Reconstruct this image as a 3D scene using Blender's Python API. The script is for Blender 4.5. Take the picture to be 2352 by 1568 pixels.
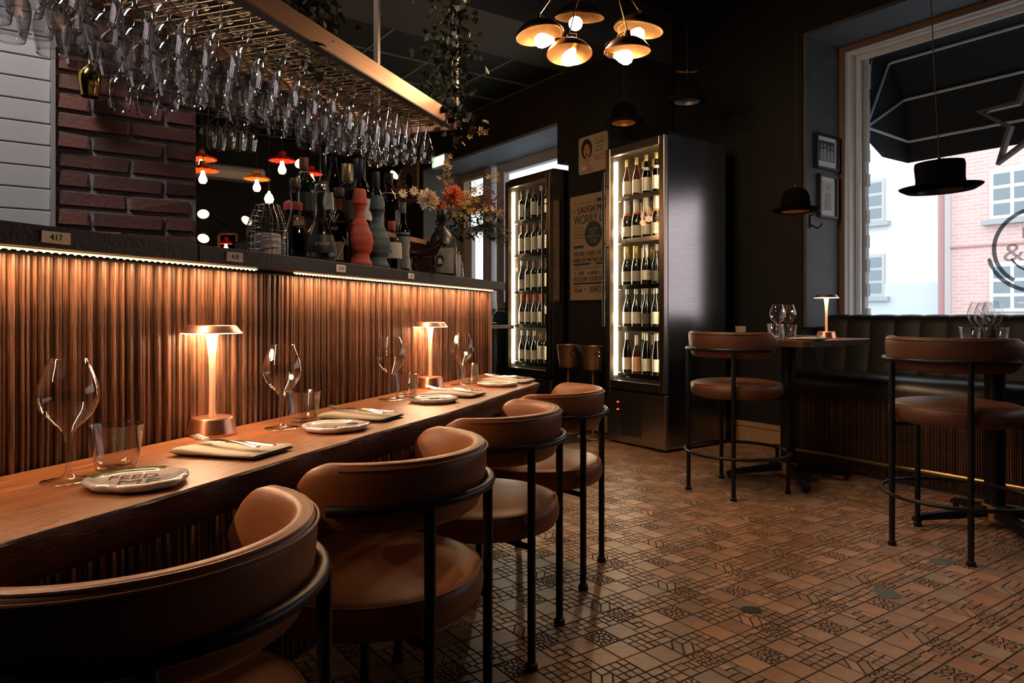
import bpy, math, random
from math import sin, cos, pi, radians, sqrt, atan2
from mathutils import Matrix, Vector
random.seed(7)
for o in list(bpy.data.objects): bpy.data.objects.remove(o)
S = bpy.context.scene; C = S.collection
# ---------------- camera, world, exposure ----------------
F = 1633.0; CX = 1176.0; CY = 722.0; EYE = 1.05          # calibration of the photograph, 2352 x 1568
cd = bpy.data.cameras.new('camera'); cam = bpy.data.objects.new('camera', cd); C.objects.link(cam); S.camera = cam
cd.sensor_width = 36; cd.lens = 36*F/2352; cd.shift_y = -(784-CY)/2352; cd.clip_start = .02; cd.clip_end = 200
cam.location = (0, 0, EYE); cam.rotation_euler = (pi/2, 0, 0)
S.view_settings.view_transform = 'Standard'; S.view_settings.look = 'None'
S.view_settings.exposure = 0.0; S.view_settings.gamma = 1.0; S.view_settings.use_curve_mapping = False
S.cycles.transparent_max_bounces = 40; S.cycles.max_bounces = 10; S.cycles.sample_clamp_indirect = 4.0
W = bpy.data.worlds.new('overcast_sky'); S.world = W; W.use_nodes = True
W.node_tree.nodes['Background'].inputs[0].default_value = (.86, .93, 1, 1)
W.node_tree.nodes['Background'].inputs[1].default_value = 3.0
AL = math.atan(578/1633); TH = radians(35)
def B(t, q, z=0): return Vector((t*sin(AL)+q*cos(AL), t*cos(AL)-q*sin(AL), z))      # along the bar, away from the bar
def R(a, b, z=0): return Vector((a*cos(TH)-b*sin(TH), a*sin(TH)+b*cos(TH), z))      # room axes
RB = pi/2-AL; RR = TH
def G(u, v, z=0):
    Y = (EYE-z)*F/(v-CY); return Vector(((u-CX)*Y/F, Y, z))
def Q(u, v, Y): return Vector(((u-CX)*Y/F, Y, EYE+(CY-v)*Y/F))
def light(kind, name, loc, power, col, rot=(0,0,0), size=None, **k):
    l = bpy.data.lights.new(name, kind); l.energy = power; l.color = col
    if kind == 'AREA':
        l.shape = 'RECTANGLE'; l.size, l.size_y = size
    elif size: l.shadow_soft_size = size
    for a, b_ in k.items(): setattr(l, a, b_)
    o = bpy.data.objects.new(name, l); C.objects.link(o); o.location = loc; o.rotation_euler = rot; return o
WARM = (1, .60, .32)
K_LED, K_LAMP, K_CH, K_FR, K_FILL = 5.2, 2.6, 3.2, .9, 44
# window portals (guide the sky light only)
p = light('AREA', 'window_portal', R(5.50, 1.1, 2.0), 1, (1,1,1), (pi/2, 0, RR+pi/2), (4.2, 2.3)); p.data.cycles.is_portal = True
p = light('AREA', 'window_portal', R(4.88, 6.75, 2.0), 1, (1,1,1), (pi/2, 0, RR+pi/2), (2.9, 1.8)); p.data.cycles.is_portal = True

# ---------------- materials ----------------
MATS = {}
def mat(name, col=(.5,.5,.5), rough=.5, metal=0, emit=0, var=0, vscale=8, stretch=(1,1,1), bump=0, bscale=60, col2=None, spec=.5, rnd=0, attr=None, coat=0, ecol=None):
    if name in MATS: return MATS[name]
    m = bpy.data.materials.new(name); m.use_nodes = True; nt = m.node_tree; N = nt.nodes; L = nt.links
    b = N['Principled BSDF']; b.inputs['Base Color'].default_value = (*col, 1)
    b.inputs['Roughness'].default_value = rough; b.inputs['Metallic'].default_value = metal
    b.inputs['Specular IOR Level'].default_value = spec; b.inputs['Coat Weight'].default_value = coat
    if emit: b.inputs['Emission Color'].default_value = (*(ecol or col), 1); b.inputs['Emission Strength'].default_value = emit
    src = None
    tc = N.new('ShaderNodeTexCoord'); mp = N.new('ShaderNodeMapping'); mp.inputs['Scale'].default_value = stretch
    L.new(tc.outputs['Object'], mp.inputs['Vector'])
    if col2 is not None or var:
        n = N.new('ShaderNodeTexNoise'); n.inputs['Scale'].default_value = vscale; n.inputs['Detail'].default_value = 8
        n.inputs['Roughness'].default_value = .65; L.new(mp.outputs[0], n.inputs['Vector'])
        r = N.new('ShaderNodeValToRGB'); r.color_ramp.elements[0].position = .34; r.color_ramp.elements[1].position = .66
        c2 = col2 or tuple(c*(1-var) for c in col)
        r.color_ramp.elements[0].color = (*c2, 1); r.color_ramp.elements[1].color = (*col, 1)
        L.new(n.outputs['Fac'], r.inputs['Fac']); src = r.outputs['Color']
    if attr:
        a = N.new('ShaderNodeAttribute'); a.attribute_name = attr
        if src is None: src = a.outputs['Color']
        else:
            mx = N.new('ShaderNodeMix'); mx.data_type = 'RGBA'; mx.blend_type = 'MULTIPLY'; mx.inputs[0].default_value = 1
            L.new(src, mx.inputs[6]); L.new(a.outputs['Color'], mx.inputs[7]); src = mx.outputs[2]
    if rnd:
        oi = N.new('ShaderNodeObjectInfo'); h = N.new('ShaderNodeHueSaturation'); mr = N.new('ShaderNodeMapRange')
        mr.inputs[3].default_value = 1-rnd; mr.inputs[4].default_value = 1+rnd*.6; L.new(oi.outputs['Random'], mr.inputs[0]); L.new(mr.outputs[0], h.inputs['Value'])
        if src is None: h.inputs['Color'].default_value = (*col, 1)
        else: L.new(src, h.inputs['Color'])
        src = h.outputs[0]
    if src is not None: L.new(src, b.inputs['Base Color'])
    if bump:
        n2 = N.new('ShaderNodeTexNoise'); n2.inputs['Scale'].default_value = bscale; n2.inputs['Detail'].default_value = 5
        L.new(mp.outputs[0], n2.inputs['Vector']); bp = N.new('ShaderNodeBump'); bp.inputs['Strength'].default_value = bump; bp.inputs['Distance'].default_value = .004
        L.new(n2.outputs['Fac'], bp.inputs['Height']); L.new(bp.outputs[0], b.inputs['Normal'])
    MATS[name] = m; return m
def clear(name, tint=(1,1,1), ior=1.5, rough=.01, gain=1.0, base=.045, pwr=4.2):
    if name in MATS: return MATS[name]
    m = bpy.data.materials.new(name); m.use_nodes = True; nt = m.node_tree; N = nt.nodes; L = nt.links
    N.remove(N['Principled BSDF']); out = N['Material Output']
    t = N.new('ShaderNodeBsdfTransparent'); t.inputs[0].default_value = (*tint, 1)
    g = N.new('ShaderNodeBsdfGlossy'); g.inputs['Roughness'].default_value = rough
    lw = N.new('ShaderNodeLayerWeight'); pw = N.new('ShaderNodeMath'); pw.operation = 'POWER'; pw.inputs[1].default_value = pwr; L.new(lw.outputs['Facing'], pw.inputs[0])
    mu = N.new('ShaderNodeMath'); mu.operation = 'MULTIPLY_ADD'; mu.use_clamp = True; mu.inputs[1].default_value = .75*gain; mu.inputs[2].default_value = base*gain; L.new(pw.outputs[0], mu.inputs[0])
    mx = N.new('ShaderNodeMixShader'); L.new(mu.outputs[0], mx.inputs[0]); L.new(t.outputs[0], mx.inputs[1]); L.new(g.outputs[0], mx.inputs[2]); L.new(mx.outputs[0], out.inputs[0])
    MATS[name] = m; return m
GLASS = clear('clear_glass', (.97,.97,.97), 1.5, .01, 1.9, .055, 3.2)
RGLASS = clear('rack_glass', (.95,.95,.95), 1.5, .02, 2.0, .10, 2.3)
PANE = clear('window_glass', (.96,.98,.98), 1.45, 0, .7)
walnut = mat('ribbed_walnut', (.26,.115,.058), .42, col2=(.022,.010,.007), vscale=9, stretch=(14,14,.9), rnd=.62, bump=.5, bscale=30, spec=.5)
tablew = mat('table_oak', (.36,.135,.050), .31, col2=(.11,.038,.015), vscale=6, stretch=(1.2,16,8), bump=.35, bscale=22, spec=.5)
edgew = mat('live_edge_bark', (.13,.06,.035), .5, col2=(.035,.016,.011), vscale=9, stretch=(2,9,9), bump=1.0, bscale=22)
slate = mat('dark_slate', (.030,.029,.029), .55, var=.55, vscale=40, bump=.5, bscale=90)
leather = mat('tan_leather', (.31,.112,.040), .40, var=.12, vscale=5, bump=.12, bscale=420, spec=.45)
leatherb = mat('brown_leather', (.17,.065,.034), .42, var=.15, vscale=5, bump=.2, bscale=420)
black = mat('black_metal', (.012,.012,.014), .38, .3)
blackm = mat('matt_black', (.008,.008,.009), .7)
copper = mat('brushed_copper', (.88,.46,.30), .30, 1)
copperd = mat('aged_copper', (.55,.30,.15), .38, 1, var=.5, vscale=14)
brass = mat('brass', (.62,.42,.19), .3, 1)
steel = mat('brushed_steel', (.50,.50,.51), .17, 1, var=.15, vscale=5, stretch=(1,1,30), bump=.05, bscale=12)
steelf = mat('warm_steel_frame', (.50,.44,.38), .30, 1)
chrome = mat('chrome', (.8,.8,.8), .12, 1)
silver = mat('polished_cutlery', (.78,.74,.68), .18, 1)
linen = mat('grey_linen', (.50,.46,.38), .85, bump=.3, bscale=500, var=.08, vscale=30)
linend = mat('dark_linen', (.055,.065,.075), .85, bump=.3, bscale=500)
ceramic = mat('glazed_stoneware', (.74,.69,.62), .12, col2=(.46,.45,.50), vscale=9, coat=.5)
glazeg = mat('green_glaze', (.07,.16,.06), .15, var=.5, vscale=40)
ink = mat('dark_ink', (.02,.016,.012), .7, spec=.2)
white = mat('white_paint', (.66,.67,.69), .5)
shiplap = mat('shiplap_paint', (.50,.50,.53), .55, var=.06, vscale=3)
brickm = mat('red_brick', (.17,.055,.045), .85, col2=(.080,.052,.052), vscale=6, bump=.8, bscale=60, rnd=.45)
mortar = mat('grey_mortar', (.30,.29,.30), .9, var=.4, vscale=30, bump=1, bscale=60)
dwall = mat('dark_wall_paint', (.0065,.0062,.0058), .75, var=.2, vscale=3)
bwall = mat('brown_wall_paint', (.022,.015,.009), .75, var=.15, vscale=2)
reveal = mat('blue_grey_paint', (.085,.10,.11), .6, col2=(.055,.067,.075), vscale=5, bump=.2, bscale=30)
revealL = mat('pale_blue_grey_paint', (.24,.28,.30), .6, var=.1, vscale=4)
beamp = mat('beam_paint', (.075,.075,.078), .7, var=.1, vscale=3)
ceilm = mat('ceiling_black', (.006,.006,.007), .85)
ctile = mat('ceiling_tile_paint', (.012,.015,.018), .7, rnd=.3)
ctileg = mat('grey_ceiling_tile_paint', (.06,.065,.07), .6)
tbar = mat('ceiling_bar_paint', (.17,.18,.20), .5)
grout = mat('dark_grout', (.007,.005,.004), .8, var=.3, vscale=40)
tilem = mat('terracotta_tile', (1,1,1), .42, var=.35, vscale=9, attr='tint', bump=.25, bscale=45)
pine = mat('pale_pine', (.48,.30,.16), .5, var=.2, vscale=6, stretch=(1,12,1))
booth = mat('black_leather', (.010,.012,.016), .36, bump=.12, bscale=300)
leaf = mat('dark_leaf', (.03,.05,.018), .6, var=.4, vscale=20, rnd=.3)
ivyl = mat('ivy_leaf', (.045,.055,.02), .6, col2=(.075,.07,.028), vscale=6)
stone = mat('street_stone', (.45,.45,.46), .9)
paper = mat('aged_paper', (.52,.36,.22), .8, var=.15, vscale=3)
paperw = mat('white_paper', (.70,.68,.64), .7)
labelm = mat('bottle_label_paper', (.72,.68,.58), .7)
def emis(name, col, s): return mat(name, col, .5, emit=s, ecol=col)

# ---------------- mesh helpers ----------------
class MB:
    def __init__(s): s.v = []; s.f = []; s.T = None
    def add(s, vs, fs):
        n = len(s.v); s.v += [tuple(s.T @ Vector(p)) for p in vs] if s.T else [tuple(p) for p in vs]
        s.f += [tuple(i+n for i in f) for f in fs]; return s
    def box(s, c, d, bev=0):
        x, y, z = c; a, b, h = d[0]/2, d[1]/2, d[2]/2
        if not bev:
            return s.add([(x+i*a, y+j*b, z+k*h) for i in (-1,1) for j in (-1,1) for k in (-1,1)],
                [(0,1,3,2),(4,6,7,5),(0,4,5,1),(2,3,7,6),(0,2,6,4),(1,5,7,3)])
        e = min(bev, a*.9, b*.9, h*.9); rings = []
        for zz, i in ((-h, e), (-h+e, 0), (h-e, 0), (h, e)):
            A, Bb = a-i, b-i; k = e-i if i == 0 else 0
            rings.append([(x-A+k, y-Bb, z+zz),(x+A-k, y-Bb, z+zz),(x+A, y-Bb+k, z+zz),(x+A, y+Bb-k, z+zz),(x+A-k, y+Bb, z+zz),(x-A+k, y+Bb, z+zz),(x-A, y+Bb-k, z+zz),(x-A, y-Bb+k, z+zz)])
        return s.rings(rings, True, True)
    def rings(s, rs, cap0=False, cap1=False, closed=True, loop=False):
        n = len(rs[0]); vs = [p for r in rs for p in r]; fs = []
        m = len(rs)
        for i in range(m if loop else m-1):
            for j in range(n if closed else n-1):
                k = (j+1) % n; i2 = (i+1) % m; fs.append((i*n+j, i*n+k, i2*n+k, i2*n+j))
        if cap0: fs.append(tuple(range(n))[::-1])
        if cap1: fs.append(tuple((m-1)*n+j for j in range(n)))
        return s.add(vs, fs)
    def lathe(s, prof, n=24, c=(0,0,0), cap=False, wob=None):
        vs = []; fs = []; idx = []
        for r, z in prof:
            if r < 1e-6: idx.append([len(vs)]*n); vs.append((c[0], c[1], c[2]+z))
            else:
                idx.append(list(range(len(vs), len(vs)+n)))
                for j in range(n):
                    a = 2*pi*j/n; w = wob(a, r, z) if wob else 1
                    vs.append((c[0]+r*w*cos(a), c[1]+r*w*sin(a), c[2]+z))
        for i in range(len(prof)-1):
            for j in range(n):
                k = (j+1) % n; q = [idx[i][j], idx[i][k], idx[i+1][k], idx[i+1][j]]
                o = []
                for t in q:
                    if t not in o: o.append(t)
                if len(o) > 2: fs.append(tuple(o))
        if cap:
            if prof[0][0] > 1e-6: fs.append(tuple(idx[0])[::-1])
            if prof[-1][0] > 1e-6: fs.append(tuple(idx[-1]))
        return s.add(vs, fs)
    def tube(s, pts, r, n=8, closed=False):
        P = [Vector(p) for p in pts]; m = len(P); rs = []; up = None
        for i in range(m):
            if closed: d = P[(i+1) % m]-P[i-1]
            else: d = P[min(i+1, m-1)]-P[max(i-1, 0)]
            d.normalize()
            if up is None: up = Vector((0,0,1)) if abs(d.z) < .9 else Vector((1,0,0))
            x = d.cross(up).normalized(); y = x.cross(d).normalized(); up = y
            rr = r[i] if isinstance(r, (list, tuple)) else r
            rs.append([tuple(P[i]+x*rr*cos(2*pi*j/n)+y*rr*sin(2*pi*j/n)) for j in range(n)])
        return s.rings(rs, not closed, not closed, True, closed)
    def prism(s, poly, z0, z1, bev=0):
        n = len(poly); cx = sum(p[0] for p in poly)/n; cy = sum(p[1] for p in poly)/n
        def sh(k, z): return [(cx+(x-cx)*k, cy+(y-cy)*k, z) for x, y in poly]
        if bev:
            rad = max(1e-4, min(sqrt((x-cx)**2+(y-cy)**2) for x, y in poly)); k = 1-bev/rad
            return s.rings([sh(1, z0), sh(1, z1-bev), sh(k, z1)], True, True)
        return s.rings([sh(1, z0), sh(1, z1)], True, True)
    def mesh(s, name, m, angle=38):
        me = bpy.data.meshes.new(name); me.from_pydata(s.v, [], s.f); me.materials.append(m)
        if angle:
            me.polygons.foreach_set('use_smooth', [True]*len(me.polygons)); me.set_sharp_from_angle(angle=radians(angle))
        me.update(); return me
    def build(s, name, m, parent=None, loc=None, rz=0, **k):
        return ob(name, s.mesh(name, m, k.pop('angle', 38)), parent, loc, rz, **k)
def ob(name, me, parent=None, loc=None, rz=0, label=None, cat=None, group=None, kind=None, rot=None):
    o = bpy.data.objects.new(name, me); C.objects.link(o)
    if loc is not None: o.location = loc
    o.rotation_euler = rot or (0, 0, rz)
    if parent: o.parent = parent
    if label: o['label'] = label
    if cat: o['category'] = cat
    if group: o['group'] = group
    if kind: o['kind'] = kind
    return o
def thing(name, label, cat, loc=(0,0,0), rz=0, group=None, rot=None): return ob(name, None, None, loc, rz, label, cat, group, rot=rot)
def dup(root, loc, rz=0, label=None, group=None, rot=None):
    r = root.copy(); C.objects.link(r); r.location = loc; r.rotation_euler = rot or (0, 0, rz)
    if label: r['label'] = label
    if group: r['group'] = group
    for ch in root.children:
        c = ch.copy(); C.objects.link(c); c.parent = r
        for g in ch.children:
            d = g.copy(); C.objects.link(d); d.parent = c
    return r
def structure(o): o['kind'] = 'structure'; return o
def circ(r, z, n=48, a0=0, a1=2*pi, c=(0,0)):
    full = abs(a1-a0-2*pi) < 1e-6; m = n if full else n+1
    return [(c[0]+r*cos(a0+(a1-a0)*i/n), c[1]+r*sin(a0+(a1-a0)*i/n), z) for i in range(m)]

# ---------------- lettering (all strings converted in one go) ----------------
WORDS = ['417','418','419','420','FEED','ME','N','M','&','in','ALTA LUZ','PLO','VOL','MATICO','LAUGH MORE','WORRY LESS',"IT'S A GOOD DAY TO",'SMILE',
 'BE THE','BEST','VERSION OF','YOU','WORK HARD BE KIND','EVERY DAY MAY NOT BE GOOD','BUT','THERE IS SOMETHING GOOD IN EVERY DAY','LIVE','LAUGH','LOVE','FOLLOW YOUR DREAMS',
 'TO BE','>','AWESOME','Stop Aside','Coffee','This is','a Job for','Alcohol','COGNAC','EXTRA','DREAM BIG','AND NEVER','GIVE UP','INSIST']
TX = {}
_t = []
for w in dict.fromkeys(WORDS):
    c = bpy.data.curves.new('lettering', 'FONT'); c.body = w; c.align_x = 'CENTER'; c.align_y = 'CENTER'; c.size = 1; c.resolution_u = 3
    o = bpy.data.objects.new('lettering', c); C.objects.link(o); _t.append((w, o))
bpy.context.view_layer.update(); dg = bpy.context.evaluated_depsgraph_get()
for w, o in _t:
    e = o.evaluated_get(dg); me = e.to_mesh()
    vs = [tuple(v.co) for v in me.vertices]; fs = [tuple(p.vertices) for p in me.polygons]
    x0 = min(v[0] for v in vs); x1 = max(v[0] for v in vs); y0 = min(v[1] for v in vs); y1 = max(v[1] for v in vs)
    TX[w] = ([((x-(x0+x1)/2)/(y1-y0), (y-(y0+y1)/2)/(y1-y0)) for x, y, z in vs], fs, (x1-x0)/(y1-y0)); e.to_mesh_clear()
for w, o in _t: bpy.data.objects.remove(o)
def word(mb, w, M, h, width=None, cyl=None):
    """letters in the local xz plane facing -y; h = height, width = forced width; cyl = radius to wrap round"""
    vs, fs, asp = TX[w]; sx = (width/asp) if width else h; o = []
    for x, y in vs:
        X = x*sx; Z = y*h
        o.append((cyl*sin(X/cyl), -cyl*cos(X/cyl), Z) if cyl else (X, 0, Z))
    mb.add([tuple(M @ Vector(p)) for p in o], fs)

# ---------------- room shell ----------------
def rbox(name, a0, a1, b0, b1, z0, z1, m, parent=None, **k):
    mb = MB().box(((a0+a1)/2, (b0+b1)/2, (z0+z1)/2), (a1-a0, b1-b0, z1-z0))
    return mb.build(name, m, parent, (0,0,0), 0 if parent else RR, angle=0, **k)
S_ = dict(kind='structure')
floor = rbox('floor', -5, 5.03, -5, 9.8, -.12, -.0016, grout, **S_)
# mosaic floor: a repeating slab of sixteen cells
def clip(poly, px, py, nx, ny):
    out = []
    for i in range(len(poly)):
        A = poly[i]; Bq = poly[(i+1) % len(poly)]
        da = (A[0]-px)*nx+(A[1]-py)*ny; db = (Bq[0]-px)*nx+(Bq[1]-py)*ny
        if da >= 0: out.append(A)
        if (da >= 0) != (db >= 0):
            t = da/(da-db); out.append((A[0]+(Bq[0]-A[0])*t, A[1]+(Bq[1]-A[1])*t))
    return out
def inset(poly, g):
    ar = sum(poly[i-1][0]*poly[i][1]-poly[i][0]*poly[i-1][1] for i in range(len(poly)))
    P = poly if ar > 0 else poly[::-1]; o = P
    for i in range(len(P)):
        A = P[i-1]; Bq = P[i]; dx, dy = Bq[0]-A[0], Bq[1]-A[1]; l = sqrt(dx*dx+dy*dy)
        if l < 1e-6: continue
        nx, ny = -dy/l, dx/l; o = clip(o, A[0]+nx*g, A[1]+ny*g, nx, ny)
        if len(o) < 3: return None
    return o
rf = random.Random(3)
def rects(L, j=.02): return [[(a+rf.uniform(-j,j)*(0<a<1), b+rf.uniform(-j,j)*(0<b<1)), (c+rf.uniform(-j,j)*(0<c<1), b), (c, d+rf.uniform(-j,j)*(0<d<1)), (a, d)] for a, b, c, d in L]
def voro(pts):
    o = []
    for i, p_ in enumerate(pts):
        poly = [(0,0),(1,0),(1,1),(0,1)]
        for j, q_ in enumerate(pts):
            if i != j:
                poly = clip(poly, (p_[0]+q_[0])/2, (p_[1]+q_[1])/2, p_[0]-q_[0], p_[1]-q_[1])
                if len(poly) < 3: break
        if len(poly) >= 3: o.append(poly)
    return o
T3 = (0, .34, .67, 1)
CELLS = {
 'P': rects([(0,0,1,1)]),
 'G': rects([(T3[i], T3[j], T3[i+1], T3[j+1]) for i in range(3) for j in range(3)]),
 'W': rects([(0,0,.66,.33),(.66,0,1,.62),(0,.33,.33,1),(.33,.33,.66,.66),(.33,.66,.72,1),(.66,.62,1,1)], .01),
 'R': rects([(0,0,.45,.36),(.45,0,1,.36),(0,.36,.3,.66),(.3,.36,.6,.66),(.6,.36,1,.66),(0,.66,.65,1),(.65,.66,1,1)], .01),
 'M': rects([(0,0,.5,.4),(.5,0,1,.3),(.5,.3,.75,.7),(.75,.3,1,.7),(0,.4,.5,.75),(0,.75,.6,1),(.5,.7,1,1)], .01),
 'C': [[(0,.5),(.5,1),(0,1)], [(.5,0),(1,0),(1,.5)], [(0,0),(.62,.62),(.62,1),(.5,1),(0,.5)], [(0,0),(.5,0),(1,.5),(1,.62),(.62,.62)], [(.62,.62),(1,.62),(1,1),(.62,1)]],
 'K': voro([((i+.5+rf.uniform(-.36,.36))/5.4, (j+.5+rf.uniform(-.36,.36))/5.4) for i in range(6) for j in range(6)]),
 'S': voro([(.5,.5)]+[(.5+.2*cos(a), .5+.2*sin(a)) for a in [i*pi/4 for i in range(8)]]+[(.5+.42*cos(a)*1.15, .5+.42*sin(a)*1.15) for a in [i*pi/8+.2 for i in range(16)]]+[(.04,.04),(.96,.04),(.04,.96),(.96,.96)]),
}
LAY = ['MKRR', 'PCGP', 'GWPP', 'PWPS']
PA, PB = .3425, .3835; CA, CB = PA/4, PB/4
pieces = []
for I_ in range(-4, 14):
    for J_ in range(-4, 12):
        oa, ob_ = 1.605+(I_-4)*PA+.0, 1.390+(J_-4)*PB
        if oa > 5.0 or oa < -.1: continue
        cx_, cy_ = (oa*cos(TH)-ob_*sin(TH)), (oa*sin(TH)+ob_*cos(TH))
        if cy_ < 1.0 or abs(cx_/cy_) > .95 or ob_ > 5.3: continue
        for j in range(4):
            for i in range(4):
                ty = LAY[j][i]
                for poly in CELLS[ty]:
                    P = [((i+x)*CA, (j+y)*CB) for x, y in poly]
                    P = inset(P, .0022 if ty in 'KS' else .0024)
                    if not P: continue
                    P = [(x+oa, y+ob_) for x, y in P]
                    ca = sum(p_[0] for p_ in P)/len(P); cb = sum(p_[1] for p_ in P)/len(P)
                    if ca > 5.02: continue
                    w = R(ca, cb); 
                    if w.y < .9: continue
                    ar = abs(sum(P[k-1][0]*P[k][1]-P[k][0]*P[k-1][1] for k in range(len(P))))/2
                    u = CX+F*w.x/w.y; v = CY+F*EYE/w.y
                    vis = -50 < u < 2400 and v < 1600
                    big = ar/w.y**3 if (vis and u > 1120+ (v-1200)*-.1 and v < 1568) else 0
                    pieces.append((big, P, w, ty))
order = sorted(range(len(pieces)), key=lambda i: -pieces[i][0])
near = set(order[:300])
def tint():
    k = rf.uniform(.62, 1.12); h = rf.random()
    c = (.50, .285, .165) if h < .6 else ((.48, .24, .125) if h < .85 else (.44, .31, .21))
    return (c[0]*k, c[1]*k, c[2]*k, 1)
def add_piece(mb, cols, P, c0=(0,0)):
    n0 = len(mb.f); Q_ = [(x-c0[0], y-c0[1]) for x, y in P]; mb.prism(Q_, -.006, rf.uniform(-.0006, .0006), .0012)
    t = tint(); 
    for f in mb.f[n0:]: cols += list(t)*len(f)
def color(me, cols):
    a = me.color_attributes.new('tint', 'FLOAT_COLOR', 'CORNER'); a.data.foreach_set('color', cols)
mbs = MB(); cs = []
for i, (b_, P, w, ty) in enumerate(pieces):
    if i in near:
        m_ = MB(); c_ = []; ca = sum(p_[0] for p_ in P)/len(P); cb = sum(p_[1] for p_ in P)/len(P)
        add_piece(m_, c_, P, (ca, cb)); me = m_.mesh('tile', tilem, 0); color(me, c_)
        ob('tile', me, floor, (ca, cb, 0))
    else: add_piece(mbs, cs, P)
me = mbs.mesh('mosaic_tiles', tilem, 0); color(me, cs); ob('mosaic_tiles', me, floor, (0,0,0), kind='stuff')
# dark plug and patched pieces in the floor
def blob(u, v, r, m, nm, lab, cat, sq=.8):
    g = G(u, v); mb = MB(); mb.lathe([(0,.0012),(r*.8,.0014),(r,.0005),(r,-.003)], 12, wob=lambda a, rr, z: 1+.15*sin(2*a+u))
    mb.build(nm, m, floor, (g.x*cos(TH)+g.y*sin(TH), -g.x*sin(TH)+g.y*cos(TH), .001), .4, label=lab)
blob(1725, 1400, .034, blackm, 'floor_cap', 'small black round cap set in the tiled floor', 'floor cap')
blob(2036, 1362, .05, mat('grey_repair', (.10,.12,.12), .5), 'floor_patch', 'grey cement patch in the floor nearer the black cap', 'floor patch')
blob(2165, 1290, .045, MATS['grey_repair'], 'floor_patch', 'grey cement patch in the floor near the right-hand stool', 'floor patch')

# right-hand (street) wall with the window recess
WZ = 3.9
rbox('wall_right', 5.03, 5.75, -1.6, 3.236, 3.24, WZ, dwall, **S_)
rbox('wall_right', 5.20, 5.75, -1.6, 3.236, -.1, .95, dwall, **S_)
rbox('wall_right', 5.03, 5.75, 3.24, 4.60, -.1, WZ, dwall, **S_)
rbox('wall_right', 5.03, 5.75, -5, -1.6, -.1, WZ, dwall, **S_)
rbox('trim_1', 5.04, 5.60, 3.21, 3.238, .95, 3.24, reveal, **S_)            # lining of the reveal
rbox('trim_2', 5.04, 5.60, -1.6, 3.21, 3.212, 3.242, reveal, **S_)
rbox('trim_3', 5.20, 5.62, -1.6, 3.21, .92, .96, reveal, **S_)
# shop window: pine lining, white frame, glass, stone strip outside
w1 = rbox('window_1', 5.51, 5.68, 3.165, 3.205, .96, 3.205, white, **S_)
rbox('window_lining', 5.49, 5.51, 3.165, 3.208, .96, 3.21, mat('stained_pine', (.20,.11,.07), .5), w1)
rbox('window_lining', 5.49, 5.51, -1.6, 3.165, 3.165, 3.21, MATS['stained_pine'], w1)
rbox('frame_rail', 5.51, 5.68, -1.6, 3.165, 3.165, 3.205, white, w1)
rbox('frame_bead', 5.55, 5.56, 3.150, 3.165, .96, 3.165, white, w1); rbox('frame_bead', 5.55, 5.56, -1.6, 3.15, 3.150, 3.165, white, w1)
rbox('frame_stile', 5.655, 5.685, 3.125, 3.165, .96, 3.165, white, w1); rbox('frame_rail', 5.655, 5.685, -1.6, 3.125, 3.125, 3.165, white, w1)
rbox('frame_rail', 5.60, 5.685, -1.6, 3.165, .96, 1.0, white, w1)
rbox('window_pane', 5.668, 5.674, -1.6, 3.125, 1.0, 3.125, PANE, w1)
mbz = MB()
for k in range(22):
    z = 1.0+k*.1; mbz.box((5.735, 3.158-rf.uniform(0,.022), z+.05), (.05, .09, .10))
mbz.build('stone_jamb', stone, w1, (0,0,0), 0, angle=0)
# pier with the posters, beam, far wall with the second window recess
rbox('wall_pier', 4.35, 5.03, 4.55, 5.27, -.1, 3.36, mat('olive_wall_paint', (.014,.013,.010), .75, var=.2, vscale=3), **S_)
rbox('wall_back', 5.0, 5.75, 4.55, 5.30, -.1, WZ, dwall, **S_)
rbox('ceiling_beam', -5, 5.0, 4.55, 5.27, 3.357, 3.85, beamp, **S_)
HB0 = 5.44; HB1 = 8.25
rbox('wall_far', 4.35, 5.10, 5.27, HB0, 2.52, 3.40, bwall, **S_)
rbox('wall_far', 4.35, 5.10, HB0, HB1, 2.93, 3.40, bwall, **S_)
rbox('wall_far', 4.35, 5.10, HB1, 9.8, -.1, 3.40, bwall, **S_)
rbox('wall_far', 4.95, 5.10, 5.27, HB1, -.1, 1.12, bwall, **S_)
rbox('trim_4', 4.36, 5.0, 5.28, HB1, 2.90, 2.935, revealL, **S_)
rbox('trim_5', 4.36, 5.0, HB1-.02, HB1+.01, -.1, 2.93, revealL, **S_)
w2 = rbox('window_2', 4.92, 5.0, 7.24, 7.36, 1.12, 2.90, white, **S_)
rbox('frame_rail', 4.92, 5.0, 5.30, 7.24, 2.78, 2.90, white, w2)
rbox('frame_rail', 4.92, 5.0, 5.30, 7.24, 1.12, 1.20, white, w2)
rbox('frame_stile', 4.90, 4.98, 7.17, 7.21, 1.20, 2.80, white, w2); rbox('frame_stile', 4.90, 4.98, 7.45, 7.60, 1.12, 2.90, white, w2)
rbox('window_pane', 4.955, 4.96, 5.30, 7.17, 1.2, 2.80, PANE, w2); rbox('window_pane', 4.955, 4.96, 7.36, 7.45, 1.12, 2.90, PANE, w2)
beige = mat('beige_frame_paint', (.42,.32,.22), .5)
rbox('frame_stile', 4.90, 4.99, 7.60, 7.64, 1.12, 2.90, beige, w2); rbox('frame_stile', 4.90, 4.99, 8.12, 8.25, 1.12, 2.90, beige, w2)
rbox('frame_rail', 4.90, 4.99, 7.64, 8.12, 2.83, 2.90, beige, w2); rbox('frame_rail', 4.90, 4.99, 7.64, 8.12, 2.40, 2.58, beige, w2)
rbox('frame_bead', 4.89, 4.93, 7.64, 8.12, 2.80, 2.83, white, w2); rbox('frame_rail', 4.90, 4.98, 7.64, 8.12, 2.12, 2.20, white, w2)
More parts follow.
